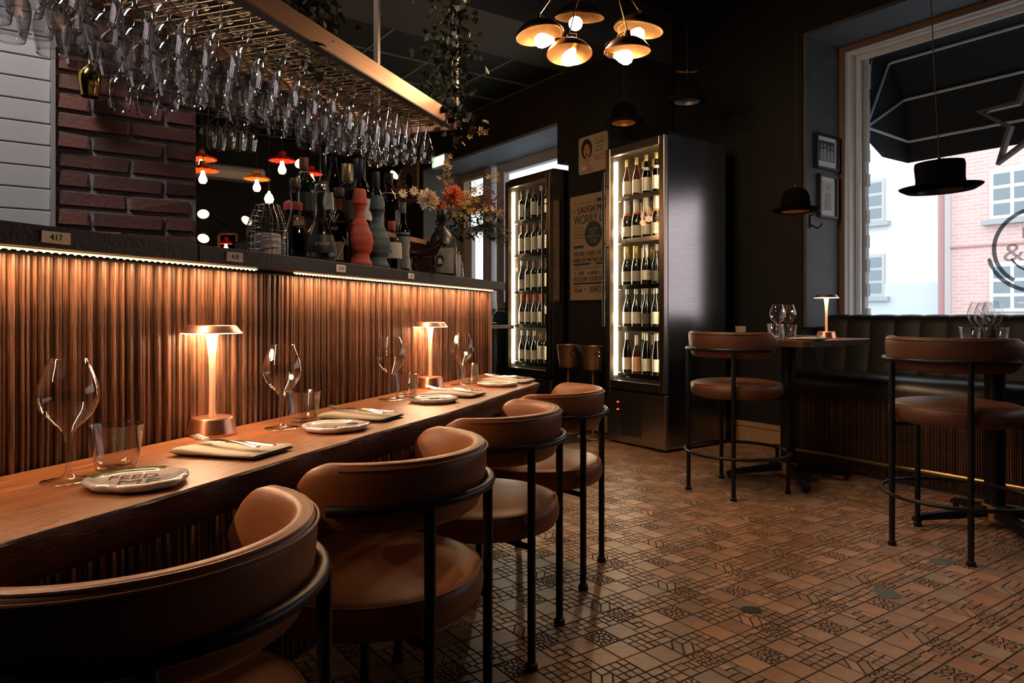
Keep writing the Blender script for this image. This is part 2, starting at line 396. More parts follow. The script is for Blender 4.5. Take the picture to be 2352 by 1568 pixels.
rbox('frame_stile', 4.92, 4.98, 7.95, 8.12, 1.12, 2.20, white, w2); rbox('frame_rail', 4.90, 4.99, 7.64, 8.12, 1.12, 1.40, white, w2)
rbox('window_pane', 4.955, 4.96, 7.64, 8.12, 1.4, 2.80, PANE, w2)
rbox('wall_left', -5, 4.4, 9.75, 9.9, -.1, 3.9, dwall, **S_)
rbox('wall_left', -5.1, -5, -5, 9.9, -.1, 3.9, dwall, **S_)
rbox('wall_back', -5, 5.75, -5.1, -5, -.1, 3.9, dwall, **S_)
rbox('ceiling', -5, 5.75, -5, 4.6, 3.85, 3.95, ceilm, **S_)
# tiled ceiling beyond the beam
tc_ = rbox('ceiling', -5, 5.0, 5.27, 9.8, 3.44, 3.5, ceilm, **S_)
ctm = MB().box((0,0,0), (.585,.585,.012)).mesh('ceiling_tile', ctile, 0); ctg = MB().box((0,0,0), (.585,.585,.012)).mesh('ceiling_tile', ctileg, 0)
for i in range(-4, 8):
    for j in range(7):
        a_, b_ = 4.05-.6*i, 5.57+.6*j
        if a_ < -2: continue
        ob('ceiling_tile', ctg if (i, j) in ((4,0),(5,1)) else ctm, tc_, (a_, b_, 3.400))
for i in range(-3, 11): rbox('ceiling_bar', 4.338-.6*(i-1)-.0, 4.362-.6*(i-1), 5.27, 9.75, 3.388, 3.40, tbar, tc_)
for j in range(8): rbox('ceiling_bar', -2, 4.35, 5.258+.6*j, 5.282+.6*j, 3.387, 3.399, tbar, tc_)
# duct under the black ceiling, skirting
mb = MB()
for k in range(5): mb.box((2.6, 3.6+.06*k, 3.78), (4.2, .012, .02))
mb.build('cable_tray', mat('tray_grey', (.05,.05,.055), .6), None, (0,0,0), RR, label='grey cable tray under the black ceiling above the copper lamp', cat='cable tray')
bb = rbox('baseboard_right', 5.0, 5.03, 3.08, 4.55, -.004, .16, pine, **S_)
rbox('baseboard_cap', 4.99, 5.03, 3.08, 4.55, .125, .14, pine, bb)
rbox('baseboard_pier', 4.32, 4.35, 4.55, 5.27, -.004, .14, pine, **S_)

# shiplap wall and brick column behind the bar
sh = rbox('wall_shiplap', -2.2, .112, 3.14, 3.3, -.1, 3.4, mat('shiplap_gap', (.09,.09,.095), .8), **S_)
me = MB().box((0,0,0), (2.32, .02, .0765), .003).mesh('board', shiplap)
for k in range(42):
    ob('board', me, sh, (-1.05, 3.13-(.012 if k > 34 else 0), .04+.0795*k))
rbox('corner_trim', .110, .124, 3.085, 3.15, -.1, 3.4, mat('satin_trim', (.42,.40,.39), .45, .4), sh)
colm = rbox('wall_brick_column', .126, .605, 3.105, 3.75, -.1, 3.44, mortar, **S_)
z = 1.05; row = 0
BR = []
for k in range(6):
    m_ = MB(); L_ = (.225,.212,.235,.105,.11,.165)[k]; m_.box((0,0,0), (L_, .05, .058), .006)
    m_.v = [(x+rf.uniform(-.004,.004), y+rf.uniform(-.003,.003), z_+rf.uniform(-.003,.003)) for x, y, z_ in m_.v]
    BR.append((L_, m_.mesh('brick', brickm, 0)))
while z < 3.3:
    x = .13-(0, .11)[row % 2]*rf.uniform(.6,1)
    while x < .60:
        L_, me = BR[rf.choice((0,1,2,2)) if x+.2 < .62 else rf.choice((3,4,5))]
        c = x+L_/2
        if c-L_/2 < .128: 
            L_, me = BR[3]; c = .128+L_/2; x = .128
        if c+L_/2 > .61:
            L_, me = BR[3]; c = x+L_/2
            if c+L_/2 > .615: break
        ob('brick', me, colm, (c, 3.124-rf.uniform(0,.007), z+rf.uniform(-.002,.002)), rf.uniform(-.006,.006))
        x += L_+.013
    z += .0715; row += 1

# ---------------- street outside ----------------
street = rbox('ground_street', 5.76, 30, -20, 40, -.3, -.15, mat('asphalt', (.32,.32,.33), .9), **S_)
fac = thing('pale_building', 'pale rendered building across the street left of the drainpipe', 'building', R(20, 8.87, 0), RR)
def fbox(nm, p_, a0, a1, b0, b1, z0, z1, m): return MB().box(((a0+a1)/2, (b0+b1)/2, (z0+z1)/2), (a1-a0, b1-b0, z1-z0)).build(nm, m, p_, (0,0,0), angle=0)
cream = mat('cream_render', (.78,.76,.72), .9, var=.04, vscale=.5); fglass = mat('dim_glass', (.16,.20,.23), .1, spec=1.0)
fbox('wall', fac, 0, 3, 0, 26, 1.9, 13, cream); fbox('plinth', fac, -.05, 3, 0, 26, -.2, 1.9, mat('plinth_render', (.62,.66,.70), .9))
fwhite = mat('facade_frame_paint', (.80,.80,.78), .6)
def fwin(p_, b0, b1, z0, z1, m, nx, ny, sill=True):
    w = fbox('window', p_, -.06, .0, b0, b1, z0, z1, m)
    for i in range(nx):
        for j in range(ny):
            g = .09; A = b0+g+(b1-b0-g)*i/nx; Bz = z0+g+(z1-z0-g)*j/ny
            fbox('pane', w, -.075, -.055, A, A+(b1-b0-g)/nx-g, Bz, Bz+(z1-z0-g)/ny-g, fglass)
    if sill: fbox('sill', p_, -.18, 0, b0-.15, b1+.15, z0-.14, z0-.02, mat('sill_grey', (.42,.43,.44), .8))
for k in range(3):
    for zz in (1.57, 3.68): fwin(fac, 1.45+3.6*k, 2.85+3.6*k, zz, zz+1.18, mat('facade_frame_grey', (.50,.50,.50), .6), 3, 3)
fbr = thing('brick_building', 'pale pink brick building across the street with white windows', 'building', R(20, 8.87, 0), RR)
bk = bpy.data.materials.new('facade_brick'); bk.use_nodes = True; nt = bk.node_tree
bt = nt.nodes.new('ShaderNodeTexBrick'); mp = nt.nodes.new('ShaderNodeMapping'); tc = nt.nodes.new('ShaderNodeTexCoord')
sx_ = nt.nodes.new('ShaderNodeSeparateXYZ'); cx_n = nt.nodes.new('ShaderNodeCombineXYZ'); nt.links.new(tc.outputs['Object'], sx_.inputs[0]); nt.links.new(sx_.outputs[1], cx_n.inputs[0]); nt.links.new(sx_.outputs[2], cx_n.inputs[1]); nt.links.new(cx_n.outputs[0], bt.inputs[0]); nt.nodes.remove(mp)
bt.inputs['Color1'].default_value = (.70,.44,.40,1); bt.inputs['Color2'].default_value = (.76,.51,.47,1); bt.inputs['Mortar'].default_value = (.80,.60,.56,1)
bt.inputs['Scale'].default_value = 1; bt.inputs['Brick Width'].default_value = .30; bt.inputs['Row Height'].default_value = .09; bt.inputs['Mortar Size'].default_value = .014
nt.links.new(bt.outputs[0], nt.nodes['Principled BSDF'].inputs[0]); nt.nodes['Principled BSDF'].inputs['Roughness'].default_value = .9
fbox('wall', fbr, 0, 3, -30, -.25, -.2, 13, bk)
fbox('string_course', fbr, -.05, .02, -30, -.25, 2.77, 2.81, mat('band_red', (.55,.30,.28), .8))
for k in range(5):
    for zz in (1.12, 3.42): fwin(fbr, -3.05-4.2*k, -1.17-4.2*k, zz, zz+1.2, fwhite, 4, 3)
dp = MB().tube([R(19.7, 8.72, -.1), R(19.7, 8.72, 12)], .075, 12); dp.build('drainpipe', mat('drainpipe_red', (.45,.24,.24), .6), None, label='dull red drainpipe between the pale and the brick building', cat='drainpipe')
fbox('dummy', fbr, -.02, .5, -.25, -.02, -.2, 13, mat('pier_grey', (.62,.60,.58), .8)).name = 'corner_strip'
# awning: black cloth over hinged hoops
aw = thing('awning', 'black basket awning with white hoops outside the shop window', 'awning', R(5.78, 3.14, 2.60), RR)
RAD = .72; W_ = 5.0; cloth = mat('awning_cloth', (.010,.010,.012), .8); hoopm = mat('hoop_white', (.55,.56,.58), .4)
angs = [radians(d) for d in (90, 59, 28, -2)]
def hp(a, r=RAD): return (r*cos(a), r*sin(a))
for a in angs:
    x, z_ = hp(a, RAD-.02)
    MB().tube([(0,0,0), (x*.98, 0, z_*.98), (x, -.02, z_), (x, -W_, z_)], .012, 8).build('hoop', hoopm, aw)
mb = MB(); pr = [hp(a) for a in angs]
for (x0, z0), (x1, z1) in zip(pr, pr[1:]):
    mb.add([(x0,.02,z0),(x1,.02,z1),(x1,-W_,z1),(x0,-W_,z0)], [(0,1,2,3)]); mb.add([(0,.02,0),(x0,.02,z0),(x1,.02,z1)], [(0,1,2)])
mb.build('canopy', cloth, aw, angle=0)
mb = MB(); x1, z1 = pr[-1]; ptsT = []; ptsB = []
path = [(x1*k/10, .02) for k in range(11)]+[(x1, .02-W_*k/20) for k in range(1, 21)]
for k, (x, y) in enumerate(path):
    ptsT.append((x, y, z1*min(1, k/10))); ptsB.append((x+.005, y, z1-(.05+.13*min(1, k/4)) if k else z1-.02))
mb.rings([ptsT, ptsB], closed=False); mb.build('valance', cloth, aw, angle=0)
MB().tube([(0,.01,0),(.12,.01,.66)], .004, 6).build('stay', hoopm, aw)
# sticker on the shop window glass: ring with lettering
rg = clear('grey_window_film', (.34,.36,.37), gain=.2)
wg = MB(); lc = Q(2384, 566, 4.80); ctr = (5.615, lc.x*-sin(TH)+lc.y*cos(TH), lc.z)
def M_on(a, b, z, flip=1): return Matrix.Translation(R(a, b, z)) @ Matrix.Rotation(RR-pi/2, 4, 'Z')     # local x = towards -b, faces -a
def arcband(mb, r, w, a0, a1, n=40, th=.004):
    rs = []
    for i in range(n+1):
        a = a0+(a1-a0)*i/n; w_ = w*(.55+.45*sin(pi*min(1, i/8+.1) if i < 8 else pi/2))
        rs.append([((r+w_/2)*cos(a), th/2, (r+w_/2)*sin(a)), ((r-w_/2)*cos(a), th/2, (r-w_/2)*sin(a)), ((r-w_/2)*cos(a), -th/2, (r-w_/2)*sin(a)), ((r+w_/2)*cos(a), -th/2, (r+w_/2)*sin(a))])
    mb.rings(rs, True, True)
wg.T = Matrix.Identity(4)
arcband(wg, .262, .026, radians(70), radians(238)); arcband(wg, .30, .026, radians(192), radians(290)); arcband(wg, .262, .026, radians(-60), radians(70))
arcband(wg, .17, .014, radians(205), radians(300))
wg.T = None
MM = Matrix.Translation((-.055, 0, .10)); word(wg, 'M', MM, .075); word(wg, 'N', Matrix.Translation((.05,0,.10)), .075)
word(wg, '&', Matrix.Translation((-.14, 0, -.03)), .12, .13); word(wg, 'in', Matrix.Translation((0, 0, -.03)), .11)
wg.build('window_sticker', rg, None, R(5.660, ctr[1], ctr[2]), RR-pi/2, angle=0, label='grey round sticker with lettering on the shop window', cat='window sticker')

# ---------------- the bar ----------------
# local axes of things set at rz=RB: x along the bar (away from the camera), y towards the ribbed panel
SHT, SHB = 1.219, 1.175; QF = -1.285; QP = -1.347; TEND = 3.43
panel = thing('bar_counter', 'bar counter clad in dark ribbed walnut strips under the slate shelf', 'bar', B(0, QP, 0), RB)
MB().box((1.93, .05, .585), (3.0, .08, 1.17)).build('backing', mat('panel_backing', (.03,.013,.008), .7), panel, (0,0,0), angle=0)
rp = random.Random(5); t = .48; ribs = {}
while t < TEND:
    w = rp.choice((.0075,.0085,.010,.0125,.015)); dpt = rp.choice((.007,.012,.018))
    if (w, dpt) not in ribs:
        r_ = MB(); h = w/2-.0006
        r_.rings([[(-h,0,z),(-h,-dpt*.7,z),(-h*.5,-dpt,z),(h*.5,-dpt,z),(h,-dpt*.7,z),(h,0,z)] for z in (0.01, 1.165)], True, True); ribs[(w, dpt)] = r_.mesh('strip', walnut, 0)
    ob('strip', ribs[(w, dpt)], panel, (t+w/2, .014, 0)); t += w+.0012
MB().box((TEND+.012, .06, .585), (.022, .15, 1.17)).build('end_post', walnut, panel, (0,0,0), angle=0)
mb = MB()
for k in range(60): mb.box((TEND+.024, -.01+k*.005, .585), (.003, .0035, 1.16))
shelf = thing('bar_shelf', 'dark slate bar shelf running above the ribbed panel', 'bar shelf', B(0, QF, SHT), RB)
tj = 1.365
for t0, t1, nm in ((.30, tj-.001, 'slab'), (tj+.001, TEND+.10, 'slab')):
    MB().box(((t0+t1)/2, .19, -.021), (t1-t0, .38, .042), .002).build(nm, slate, shelf, (0,0,0), angle=30)
def plaque(u, txt, body, tm, lab, w=.062, h=.024):
    Y = F*QF*-1/(cos(AL)*(1754-u)); t_ = (Y+QF*sin(AL))/cos(AL)
    p_ = thing('number_plaque', lab, 'number plaque', B(t_, QF+.0015, (SHT+SHB)/2+.001), RB, 'number plaques on the shelf edge')
    MB().box((0,0,0), (w, .003, h), .003).build('plate', body, p_, (0,0,0))
    m_ = MB(); word(m_, txt, Matrix.Translation((0, -.0022, 0)), h*.5); m_.build('lettering', ink, p_, (0,0,0), angle=0)
plb = mat('plaque_brass', (.36,.26,.14), .35, .8); plw = mat('plaque_cream', (.85,.80,.68), .5)
plaque(127, '417', plb, ink, 'dull brass number plaque reading 417')
plaque(538, '418', plw, ink, 'cream number plaque reading 418 below the wire candle basket'); plaque(782, '419', plw, ink, 'cream number plaque reading 419 below the orange carafe', .055); plaque(943, '420', plw, ink, 'small cream number plaque reading 420 below the slim green bottle', .052, .022)
# led strips under the shelf: strip, beads, light
led = emis('led_warm', (1,.66,.32), 45); ledb = emis('led_glow', (1,.55,.24), 3.0)
for t0, t1, lab in ((.35, 1.60, 'warm light strip under the near slate slab'), (1.77, 3.40, 'warm light strip under the far slate slab')):
    s_ = thing('light_strip', lab, 'light strip', B(t0, QF-.024, SHB), RB, 'light strips under the bar shelf')
    L_ = t1-t0; MB().box((L_/2, 0, -.002), (L_, .009, .003)).build('tape', ledb, s_, (0,0,0), angle=0)
    mb = MB(); n = int(L_/.0165)
    for k in range(n): mb.lathe([(.0028,0),(.0026,-.002),(0,-.003)], 6, (L_*(k+.5)/n, 0, -.003))
    mb.build('diode', led, s_, (0,0,0), kind='stuff')
    l = light('AREA', 'strip_light', B((t0+t1)/2, QF-.024, SHB-.0085), K_LED*L_, WARM, (0,0,RB), (L_, .008))
# table along the bar: solid plank with a live edge
def qfr(t_): return -.928-.014*sin(t_*2.1+.4)-.006*sin(t_*5.3)+.012*max(0, t_-2.2)
tb = thing('bar_table', 'long oak table plank with a rough live edge fixed along the bar front', 'table', B(0, QP, .75), RB)
n = 60; rows = []
for k in range(n+1):
    t_ = .30+ (2.98-.30)*k/n; f_ = -(qfr(t_)-QP); tb_ = .30+(3.40-.30)*k/n
    wv = .004*sin(t_*23)+.003*sin(t_*51+1)
    rows.append([(tb_, -.016, -.085), (tb_, -.016, 0), (t_*.5+tb_*.5, f_*.5, 0), (t_, f_+.004, 0), (t_, f_-wv*.4, -.004), (t_, f_+.012+wv, -.030), (t_-.0, f_+.030-wv, -.058), (t_, f_+.055+wv, -.085)])
mt_ = MB(); mt_.rings([[r[0], r[1], r[2], r[3]] for r in rows], closed=False)
mt_.rings([[rows[0][0], rows[0][1]], [rows[0][5], rows[0][3]]], closed=False)
mt_.add([rows[-1][i] for i in range(8)], [(0,1,2,3,4,5,6,7)])
mt_.build('top_board', tablew, tb, (0,0,0), angle=25)
me_ = MB(); me_.rings([r[3:]+[r[0]] for r in rows], closed=False); me_.build('live_edge', edgew, tb, (0,0,0), angle=60)

# ---------------- chairs ----------------
def band(mb, r0, th, zc, hh, amax, n=56, m=18, grow=1.0):
    """padded wrap-round backrest: arc centred on local -y"""
    rs = []; L_ = r0*amax; cap = .075
    for i in range(n+1):
        x = i/n*2-1; x = .55*x+.45*sin(x*pi/2)
        a = x*amax; d = L_-abs(a)*r0; k = 1 if d > cap else sqrt(max(0, 1-((cap-d)/cap)**2))
        k = max(k, .12); H = hh*k; T_ = th*(.50+.50*k)*(1+.35*max(0, 1-d/.22)); 
        ring = []
        for j in range(m):
            p_ = 2*pi*j/m; cx_ = math.copysign(abs(cos(p_))**.62, cos(p_)); cz = math.copysign(abs(sin(p_))**.72, sin(p_))
            lean = .010*cz
            rr = r0+T_/2*cx_*(1-.18*cz if cx_ < 0 else 1)+lean
            ring.append((rr*sin(a), -rr*cos(a), zc+H/2*cz))
        rs.append(ring)
    mb.rings(rs, True, True)
def make_chair(name, label, dz, rail_ring=False, lm=leather):
    t_ = thing(name, label, 'stool' if rail_ring else 'chair')
    st = .46+dz; R_ = .262
    prof = [(0, st-.088), (R_-.03, st-.088), (R_-.006, st-.080), (R_+.004, st-.060), (R_+.006, st-.035), (R_+.001, st-.013), (R_-.004, st-.008), (R_-.018, st-.001), (R_-.06, st+.006), (R_*.5, st+.011), (0, st+.012)]
    s_ = MB().lathe(prof, 56, (0, -.005, 0)).build('seat', lm, t_, (0,0,0), angle=60)
    MB().tube(circ(R_-.002, st-.009, 64, c=(0,-.005)), .0026, 6, True).build('piping', lm, s_, (0,0,0))
    b_ = MB(); band(b_, .250, .052, .672+dz+(.012 if dz else 0), .152, radians(93)); bk_ = b_.build('backrest', lm, t_, (0,0,0), angle=70)
    pp = MB(); zt = .672+dz+(.012 if dz else 0)+.076
    for rr, zz in ((.272, -.0035), (.281, -.012)): pp.tube([(rr*sin(a), -rr*cos(a), zt+zz) for a in [radians(-72+144*i/50) for i in range(51)]], .0026, 6)
    pp.build('piping', lm, bk_, (0,0,0))
    zr = .657+dz
    MB().tube([(.289*sin(a), -.289*cos(a), zr) for a in [radians(-76+152*i/56) for i in range(57)]], .0115, 10).build('back_rail', black, t_, (0,0,0))
    for x, y, top in ((-.163,-.239,zr), (.163,-.239,zr), (-.24,.16,st-.09), (.24,.16,st-.09)):
        l_ = MB().tube([(x,y,.012),(x,y,top)], .0125, 12).build('leg', black, t_, (0,0,0))
        MB().lathe([(.0125,.022),(.018,.018),(.019,.004),(.016,0)], 14, (x,y,0), True).build('foot', black, l_, (0,0,0))
    MB().tube([(-.163,-.239,st-.10),(-.1,-.1,st-.098),(0,0,st-.098),(.1,.07,st-.098),(.24,.16,st-.10)], .01, 8).tube([(.163,-.239,st-.10),(.1,-.1,st-.098),(0,0,st-.098),(-.1,.07,st-.098),(-.24,.16,st-.10)], .01, 8).build('seat_frame', black, t_, (0,0,0))
    if rail_ring: MB().tube(circ(.300, .235, 64), .0095, 10, True).build('foot_ring', black, t_, (0,0,0))
    return t_
chair = make_chair('dining_chair', '', 0)
labs = ['tan leather curved-back chair at the bar table, nearest the camera', 'tan leather curved-back chair at the bar table, second from the camera',
        'tan leather curved-back chair at the bar table, third from the camera', 'tan leather curved-back chair at the far end of the bar table']
gr = 'curved tan leather chairs along the bar table'
for k, t_ in enumerate((.790, 1.492, 2.160, 2.815)):
    loc = B(t_, -.889, 0); rz = RB+radians((-2, 0, 1, 0)[k])
    if k == 0: chair.location = loc; chair.rotation_euler = (0,0,rz); chair['label'] = labs[0]; chair['group'] = gr
    else: dup(chair, loc, rz, labs[k], gr)
stool = make_chair('counter_stool', 'brown leather counter stool with foot ring at the high table beside the wine fridge', .19, True, leatherb)
RS = RR-pi/2
stool.location = R(3.555, 2.725, 0); stool.rotation_euler = (0,0,RS); stool['group'] = 'counter stools at the high tables'
dup(stool, R(3.515, 1.497, 0), RS, 'brown leather counter stool with foot ring at the high table under the flat-topped hat lamp', 'counter stools at the high tables')

# ---------------- tableware ----------------
def lathe_ob(name, prof, m, parent=None, n=32, **k): return MB().lathe(prof, n).build(name, m, parent, k.pop('loc', (0,0,0)), k.pop('rz', 0), angle=k.pop('angle', 50), **k)
WG = [(.0435,.0006),(.0445,.0018),(.043,.0032),(.030,.0045),(.012,.008),(.0058,.016),(.0042,.03),(.0040,.050),(.0052,.070),(.0085,.086),(.0150,.096),(.028,.107),(.041,.122),(.0485,.140),(.0500,.152),(.0475,.172),(.042,.190),(.035,.208),(.0305,.220),(.0298,.2205),(.0302,.2195)]
wine_me = MB().lathe(WG, 40).mesh('wine_glass', GLASS, 60)
TB = [(0,.010),(.030,.010),(.0345,.016),(.038,.03),(.0455,.085),(.0468,.0875),(.0485,.0870),(.0475,.083),(.041,.030),(.037,.006),(.034,.001),(0,.0005)]
tumb_me = MB().lathe(TB, 36).mesh('tumbler', GLASS, 60)
def wine(loc, lab, grp, s=1): o = ob('wine_glass', wine_me, None, loc, 0, lab, 'wine glass', grp); o.scale = (s,)*3; return o
def tumbler(loc, lab, grp, s=1): o = ob('tumbler', tumb_me, None, loc, 0, lab, 'tumbler', grp); o.scale = (s,)*3; return o
def plate(loc, rz, lab, doodle, r=.082, grp='stoneware side plates on the bar table'):
    p_ = thing('side_plate', lab, 'plate', loc, rz, grp); sd = rf.random()*6
    wob = lambda a, rr, z: 1+(.035*sin(3*a+sd)+.025*sin(7*a+sd)+.018*sin(11*a))*(rr/r)**2+.04*cos(2*a)
    prof = [(0,.0100),(r*.70,.0100),(r*.77,.0118),(r*.83,.0150),(r*.90,.0162),(r*.97,.0150),(r,.012),(r*.98,.007),(r*.88,.001),(r*.6,0),(0,0)]
    MB().lathe(prof, 72, wob=wob).build('dish', ceramic, p_, (0,0,0), angle=70)
    m_ = MB()
    if doodle == 'feed':
        word(m_, 'FEED', Matrix.Translation((-.012,.016,.0108)) @ Matrix.Rotation(radians(14), 4, 'Z') @ Matrix.Rotation(-pi/2, 4, 'X'), .030, .078)
        word(m_, 'ME', Matrix.Translation((.012,-.024,.0108)) @ Matrix.Rotation(radians(14), 4, 'Z') @ Matrix.Rotation(-pi/2, 4, 'X'), .034, .066)
    else:
        rd = random.Random(doodle)
        for k in range(3):
            x, y = rd.uniform(-.04,.04), rd.uniform(-.035,.03); pts = [(x+.008*i+.003*sin(i*2+k), y+.006*sin(i*1.3+k), .0106) for i in range(6)]; m_.tube(pts, .0012, 4)
    m_.build('lettering' if doodle == 'feed' else 'painted_mark', ink, p_, (0,0,0), angle=0)
    g_ = MB(); rs = []
    for i in range(22):
        a = radians(70+i*5.5); w_ = wob(a, r*.9, 0); rs.append([(r*q_*w_*cos(a), r*q_*w_*sin(a), z_) for q_, z_ in ((.80,.0142),(.86,.0162),(.95,.0162),(.985,.0148))])
    if doodle in ('feed', 3): g_.rings(rs, closed=False); g_.build('green_rim', glazeg, p_, (0,0,0), angle=60)
    return p_
def cutlery(p_, name, x0, y0, ang, z, kind):
    T_ = Matrix.Translation((x0, y0, z)) @ Matrix.Rotation(ang, 4, 'Z'); mb = MB(); mb.T = T_
    def strip(st):
        rs = []
        for x, w, zz, th in st: rs.append([(x,-w,zz),(x,-w*.6,zz+th),(x,w*.6,zz+th),(x,w,zz),(x,0,zz-th*.4)])
        mb.rings(rs, True, True)
    if kind == 'knife': strip([(-.105,.0065,.001,.002),(-.08,.007,.001,.003),(-.02,.005,.003,.0045),(0,.0035,.003,.004),(.01,.008,.002,.0014),(.07,.0095,.001,.0012),(.095,.006,.001,.001),(.105,.001,.001,.001)])
    else:
        strip([(-.10,.0085,.001,.002),(-.085,.0085,.001,.0025),(-.04,.005,.004,.003),(.02,.0032,.006,.003),(.045,.006,.004,.002),(.06,.0115,.002,.0018),(.07,.012,.003,.0018)])
        for k in range(4): y = -.0095+k*.00633; mb.tube([(.068,y,.0035),(.085,y,.0055),(.105,y*.9,.010)], [.0016,.0014,.0008], 5)
    return mb.build(name, silver, None, (0,0,0), angle=50)
def napkin(loc, rz, lab, side='y', s=1.0, grp='folded linen napkins on the bar table', fork=True):
    nx, ny = 22, 14; LX, LY = .205*s, .125*s; rn = random.Random(int(loc[0]*1000)); ph = rn.uniform(0, 6)
    def hgt(x, y, lv): return lv*.0045+.0022*sin(x*26+ph)+.003*sin(y*22+x*9+ph)+.006*max(0, (x/LX-.30))*sin(y*40+ph)*1.5
    p_ = thing('napkin', lab, 'napkin', loc, rz, grp)
    for nm, m_, zb, th, ox, kx, ky in (('lower_fold', linend, .0, .009, .006, .97, .95), ('top_fold', linen, .003, .0115, 0, 1, 1)):
        mb = MB(); rs = []
        for i in range(nx+1):
            x = (i/nx*2-1); e = max(.0, 1-abs(x)**14)**.5; row = []
            for j in range(2*ny):
                a = 2*pi*j/(2*ny); cy = math.copysign(abs(cos(a))**.30, cos(a)); cz = math.copysign(abs(sin(a))**.8, sin(a)); y = cy*LY/2*ky*(1+.08*x)
                X = x*LX/2*kx+ox+.12*y; wv = hgt(X, y, 0); zz = zb+th/2+th/2*cz*max(e, .15)+(wv*.9 if cz > 0 else 0)*e
                row.append((X, y, max(.0003, zz)))
            rs.append(row)
        mb.rings(rs, True, True); mb.build(nm, m_, p_, (0,0,0), angle=60)
    return p_
def setting(loc, rz, which, s=1.0):
    c, sn = cos(rz), sin(rz)
    f_ = cutlery(None, 'fork', 0, 0, 0, 0, 'fork'); f_.location = (loc[0], loc[1], loc[2]+.0205); f_.rotation_euler = (0,0,rz+pi-.30); f_.location.x += -.012*c; f_.location.y += -.012*sn
    k_ = cutlery(None, 'knife', 0, 0, 0, 0, 'knife'); k_.location = (loc[0]+.01*c+.012*sn, loc[1]+.01*sn-.0+.010*c*0, loc[2]+.022); k_.rotation_euler = (0,0,rz+pi-.12)
    f_['label'] = 'fork lying on the napkin '+which; f_['category'] = 'fork'; f_['group'] = 'forks'
    k_['label'] = 'knife lying on the napkin '+which; k_['category'] = 'knife'; k_['group'] = 'knives'
TZ = .751
where = ['nearest the camera', 'second from the camera', 'third from the camera', 'at the far end of the bar table']
pos_w = [(157,1105),(648,984),(898,918),(1060,885)]; pos_t = [(268,1078),(697,968),(933,911),(1078,880)]; pos_p = [(316,1112),(770,986),(998,922),(1145,885)]; pos_n = [(530,1040),(828,960),(1040,908),(1166,877)]
for k in range(4):
    w_ = where[k]
    wine(G(*pos_w[k], TZ), 'clear stemmed wine glass on the bar table, '+w_, 'wine glasses on the bar table')
    tumbler(G(*pos_t[k], TZ), 'clear tumbler on the bar table, '+w_, 'tumblers on the bar table', (1.0,.98,.98,.98)[k])
    lab = ('cream stoneware plate lettered FEED ME with green glazed rim', 'cream wavy-rimmed plate with dark squiggles, second from the camera', 'cream wavy-rimmed plate with green and blue glaze, third from the camera', 'cream wavy-rimmed plate at the far end of the bar table')[k]
    plate(G(*pos_p[k], TZ), radians((6, 20, 40, 10)[k]), lab, ('feed', 2, 3, 4)[k])
    g = G(*pos_n[k], TZ); rz = radians((-12, -12, -14, -14)[k]); napkin(g, rz, 'folded grey linen napkin on the bar table, '+w_)
    setting(g, rz, w_)
# cordless copper table lamps
shade_glow = emis('lamp_diffuser', (1,.70,.42), 9)
lampcol = mat('polished_rose_copper', (.90,.50,.34), .30, 1)
def copper_lamp(loc, lab, h=.272):
    l_ = thing('table_lamp', lab, 'table lamp', loc, 0, 'copper table lamps')
    lathe_ob('base', [(.058,0),(.0585,.004),(.050,.040),(.048,.043),(.010,.044)], copper, l_, 48, angle=20)
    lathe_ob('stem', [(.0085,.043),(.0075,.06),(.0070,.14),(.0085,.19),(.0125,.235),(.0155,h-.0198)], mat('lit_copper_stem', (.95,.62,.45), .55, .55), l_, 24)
    sh_ = lathe_ob('shade', [(.066,h-.0195),(.0705,h-.019),(.070,h-.0165),(.0575,h-.001),(.055,h),(0,h)], lampcol, l_, 56, angle=20)
    lathe_ob('diffuser', [(.0155,h-.0198),(.0655,h-.0198),(.0655,h-.0185)], shade_glow, sh_, 40)
    lathe_ob('rim_glow', [(.0655,h-.0205),(.0716,h-.0205),(.0718,h-.0186)], shade_glow, sh_, 48)
    li = light('AREA', 'lamp_light', (loc[0], loc[1], loc[2]+h-.0208), K_LAMP, (1,.62,.36), (0,0,0), (.125,.125)); li.data.shape = 'DISK'
    return l_
copper_lamp(G(487, 996, TZ), 'copper table lamp on the bar table between the first and second place')
copper_lamp(G(988, 889, TZ), 'copper table lamp on the bar table between the third and fourth place', .268)

# ---------------- hanging glass rack over the bar ----------------
rk = thing('hanging_glass_rack', 'long copper-framed hanging rack of brass rods over the bar', 'glass rack', B(0, -1.272, 1.857), RB)
T0, T1, D_ = .45, 2.850, .39
beam = mat('copper_beam', (.46,.25,.16), .34, 1, var=.35, vscale=14, stretch=(.4,20,20)); darkb = mat('dark_bronze', (.05,.035,.028), .4, .6)
for y in (0, D_): MB().box(((T0+T1)/2, y, .035), (T1-T0, .012, .066), .002).build('side_beam', beam, rk, (0,0,0))
for x in (T0, T1): MB().box((x, D_/2, .035), (.012, D_, .066), .002).build('end_beam', beam, rk, (0,0,0))
for y in (-.010, D_+.01): MB().box(((T0+T1)/2, y+(.018 if y < 0 else -.018), .004), (T1-T0, .03, .006)).build('lower_flange', darkb, rk, (0,0,0))
me = MB().tube([(0,.006,.022),(0,D_-.006,.022)], .0024, 6).mesh('rod', brass, 60)
n = int((T1-T0)/.0317)
for k in range(n): ob('rod', me, rk, (T0+.012+k*.0317, 0, 0))
for x, y in ((T0+.05,0),(T0+.05,D_),(T1,0),(T1,D_)): MB().box((x, y, .80), (.022, .022, 1.48)).build('hanger', darkb, rk, (0,0,0))
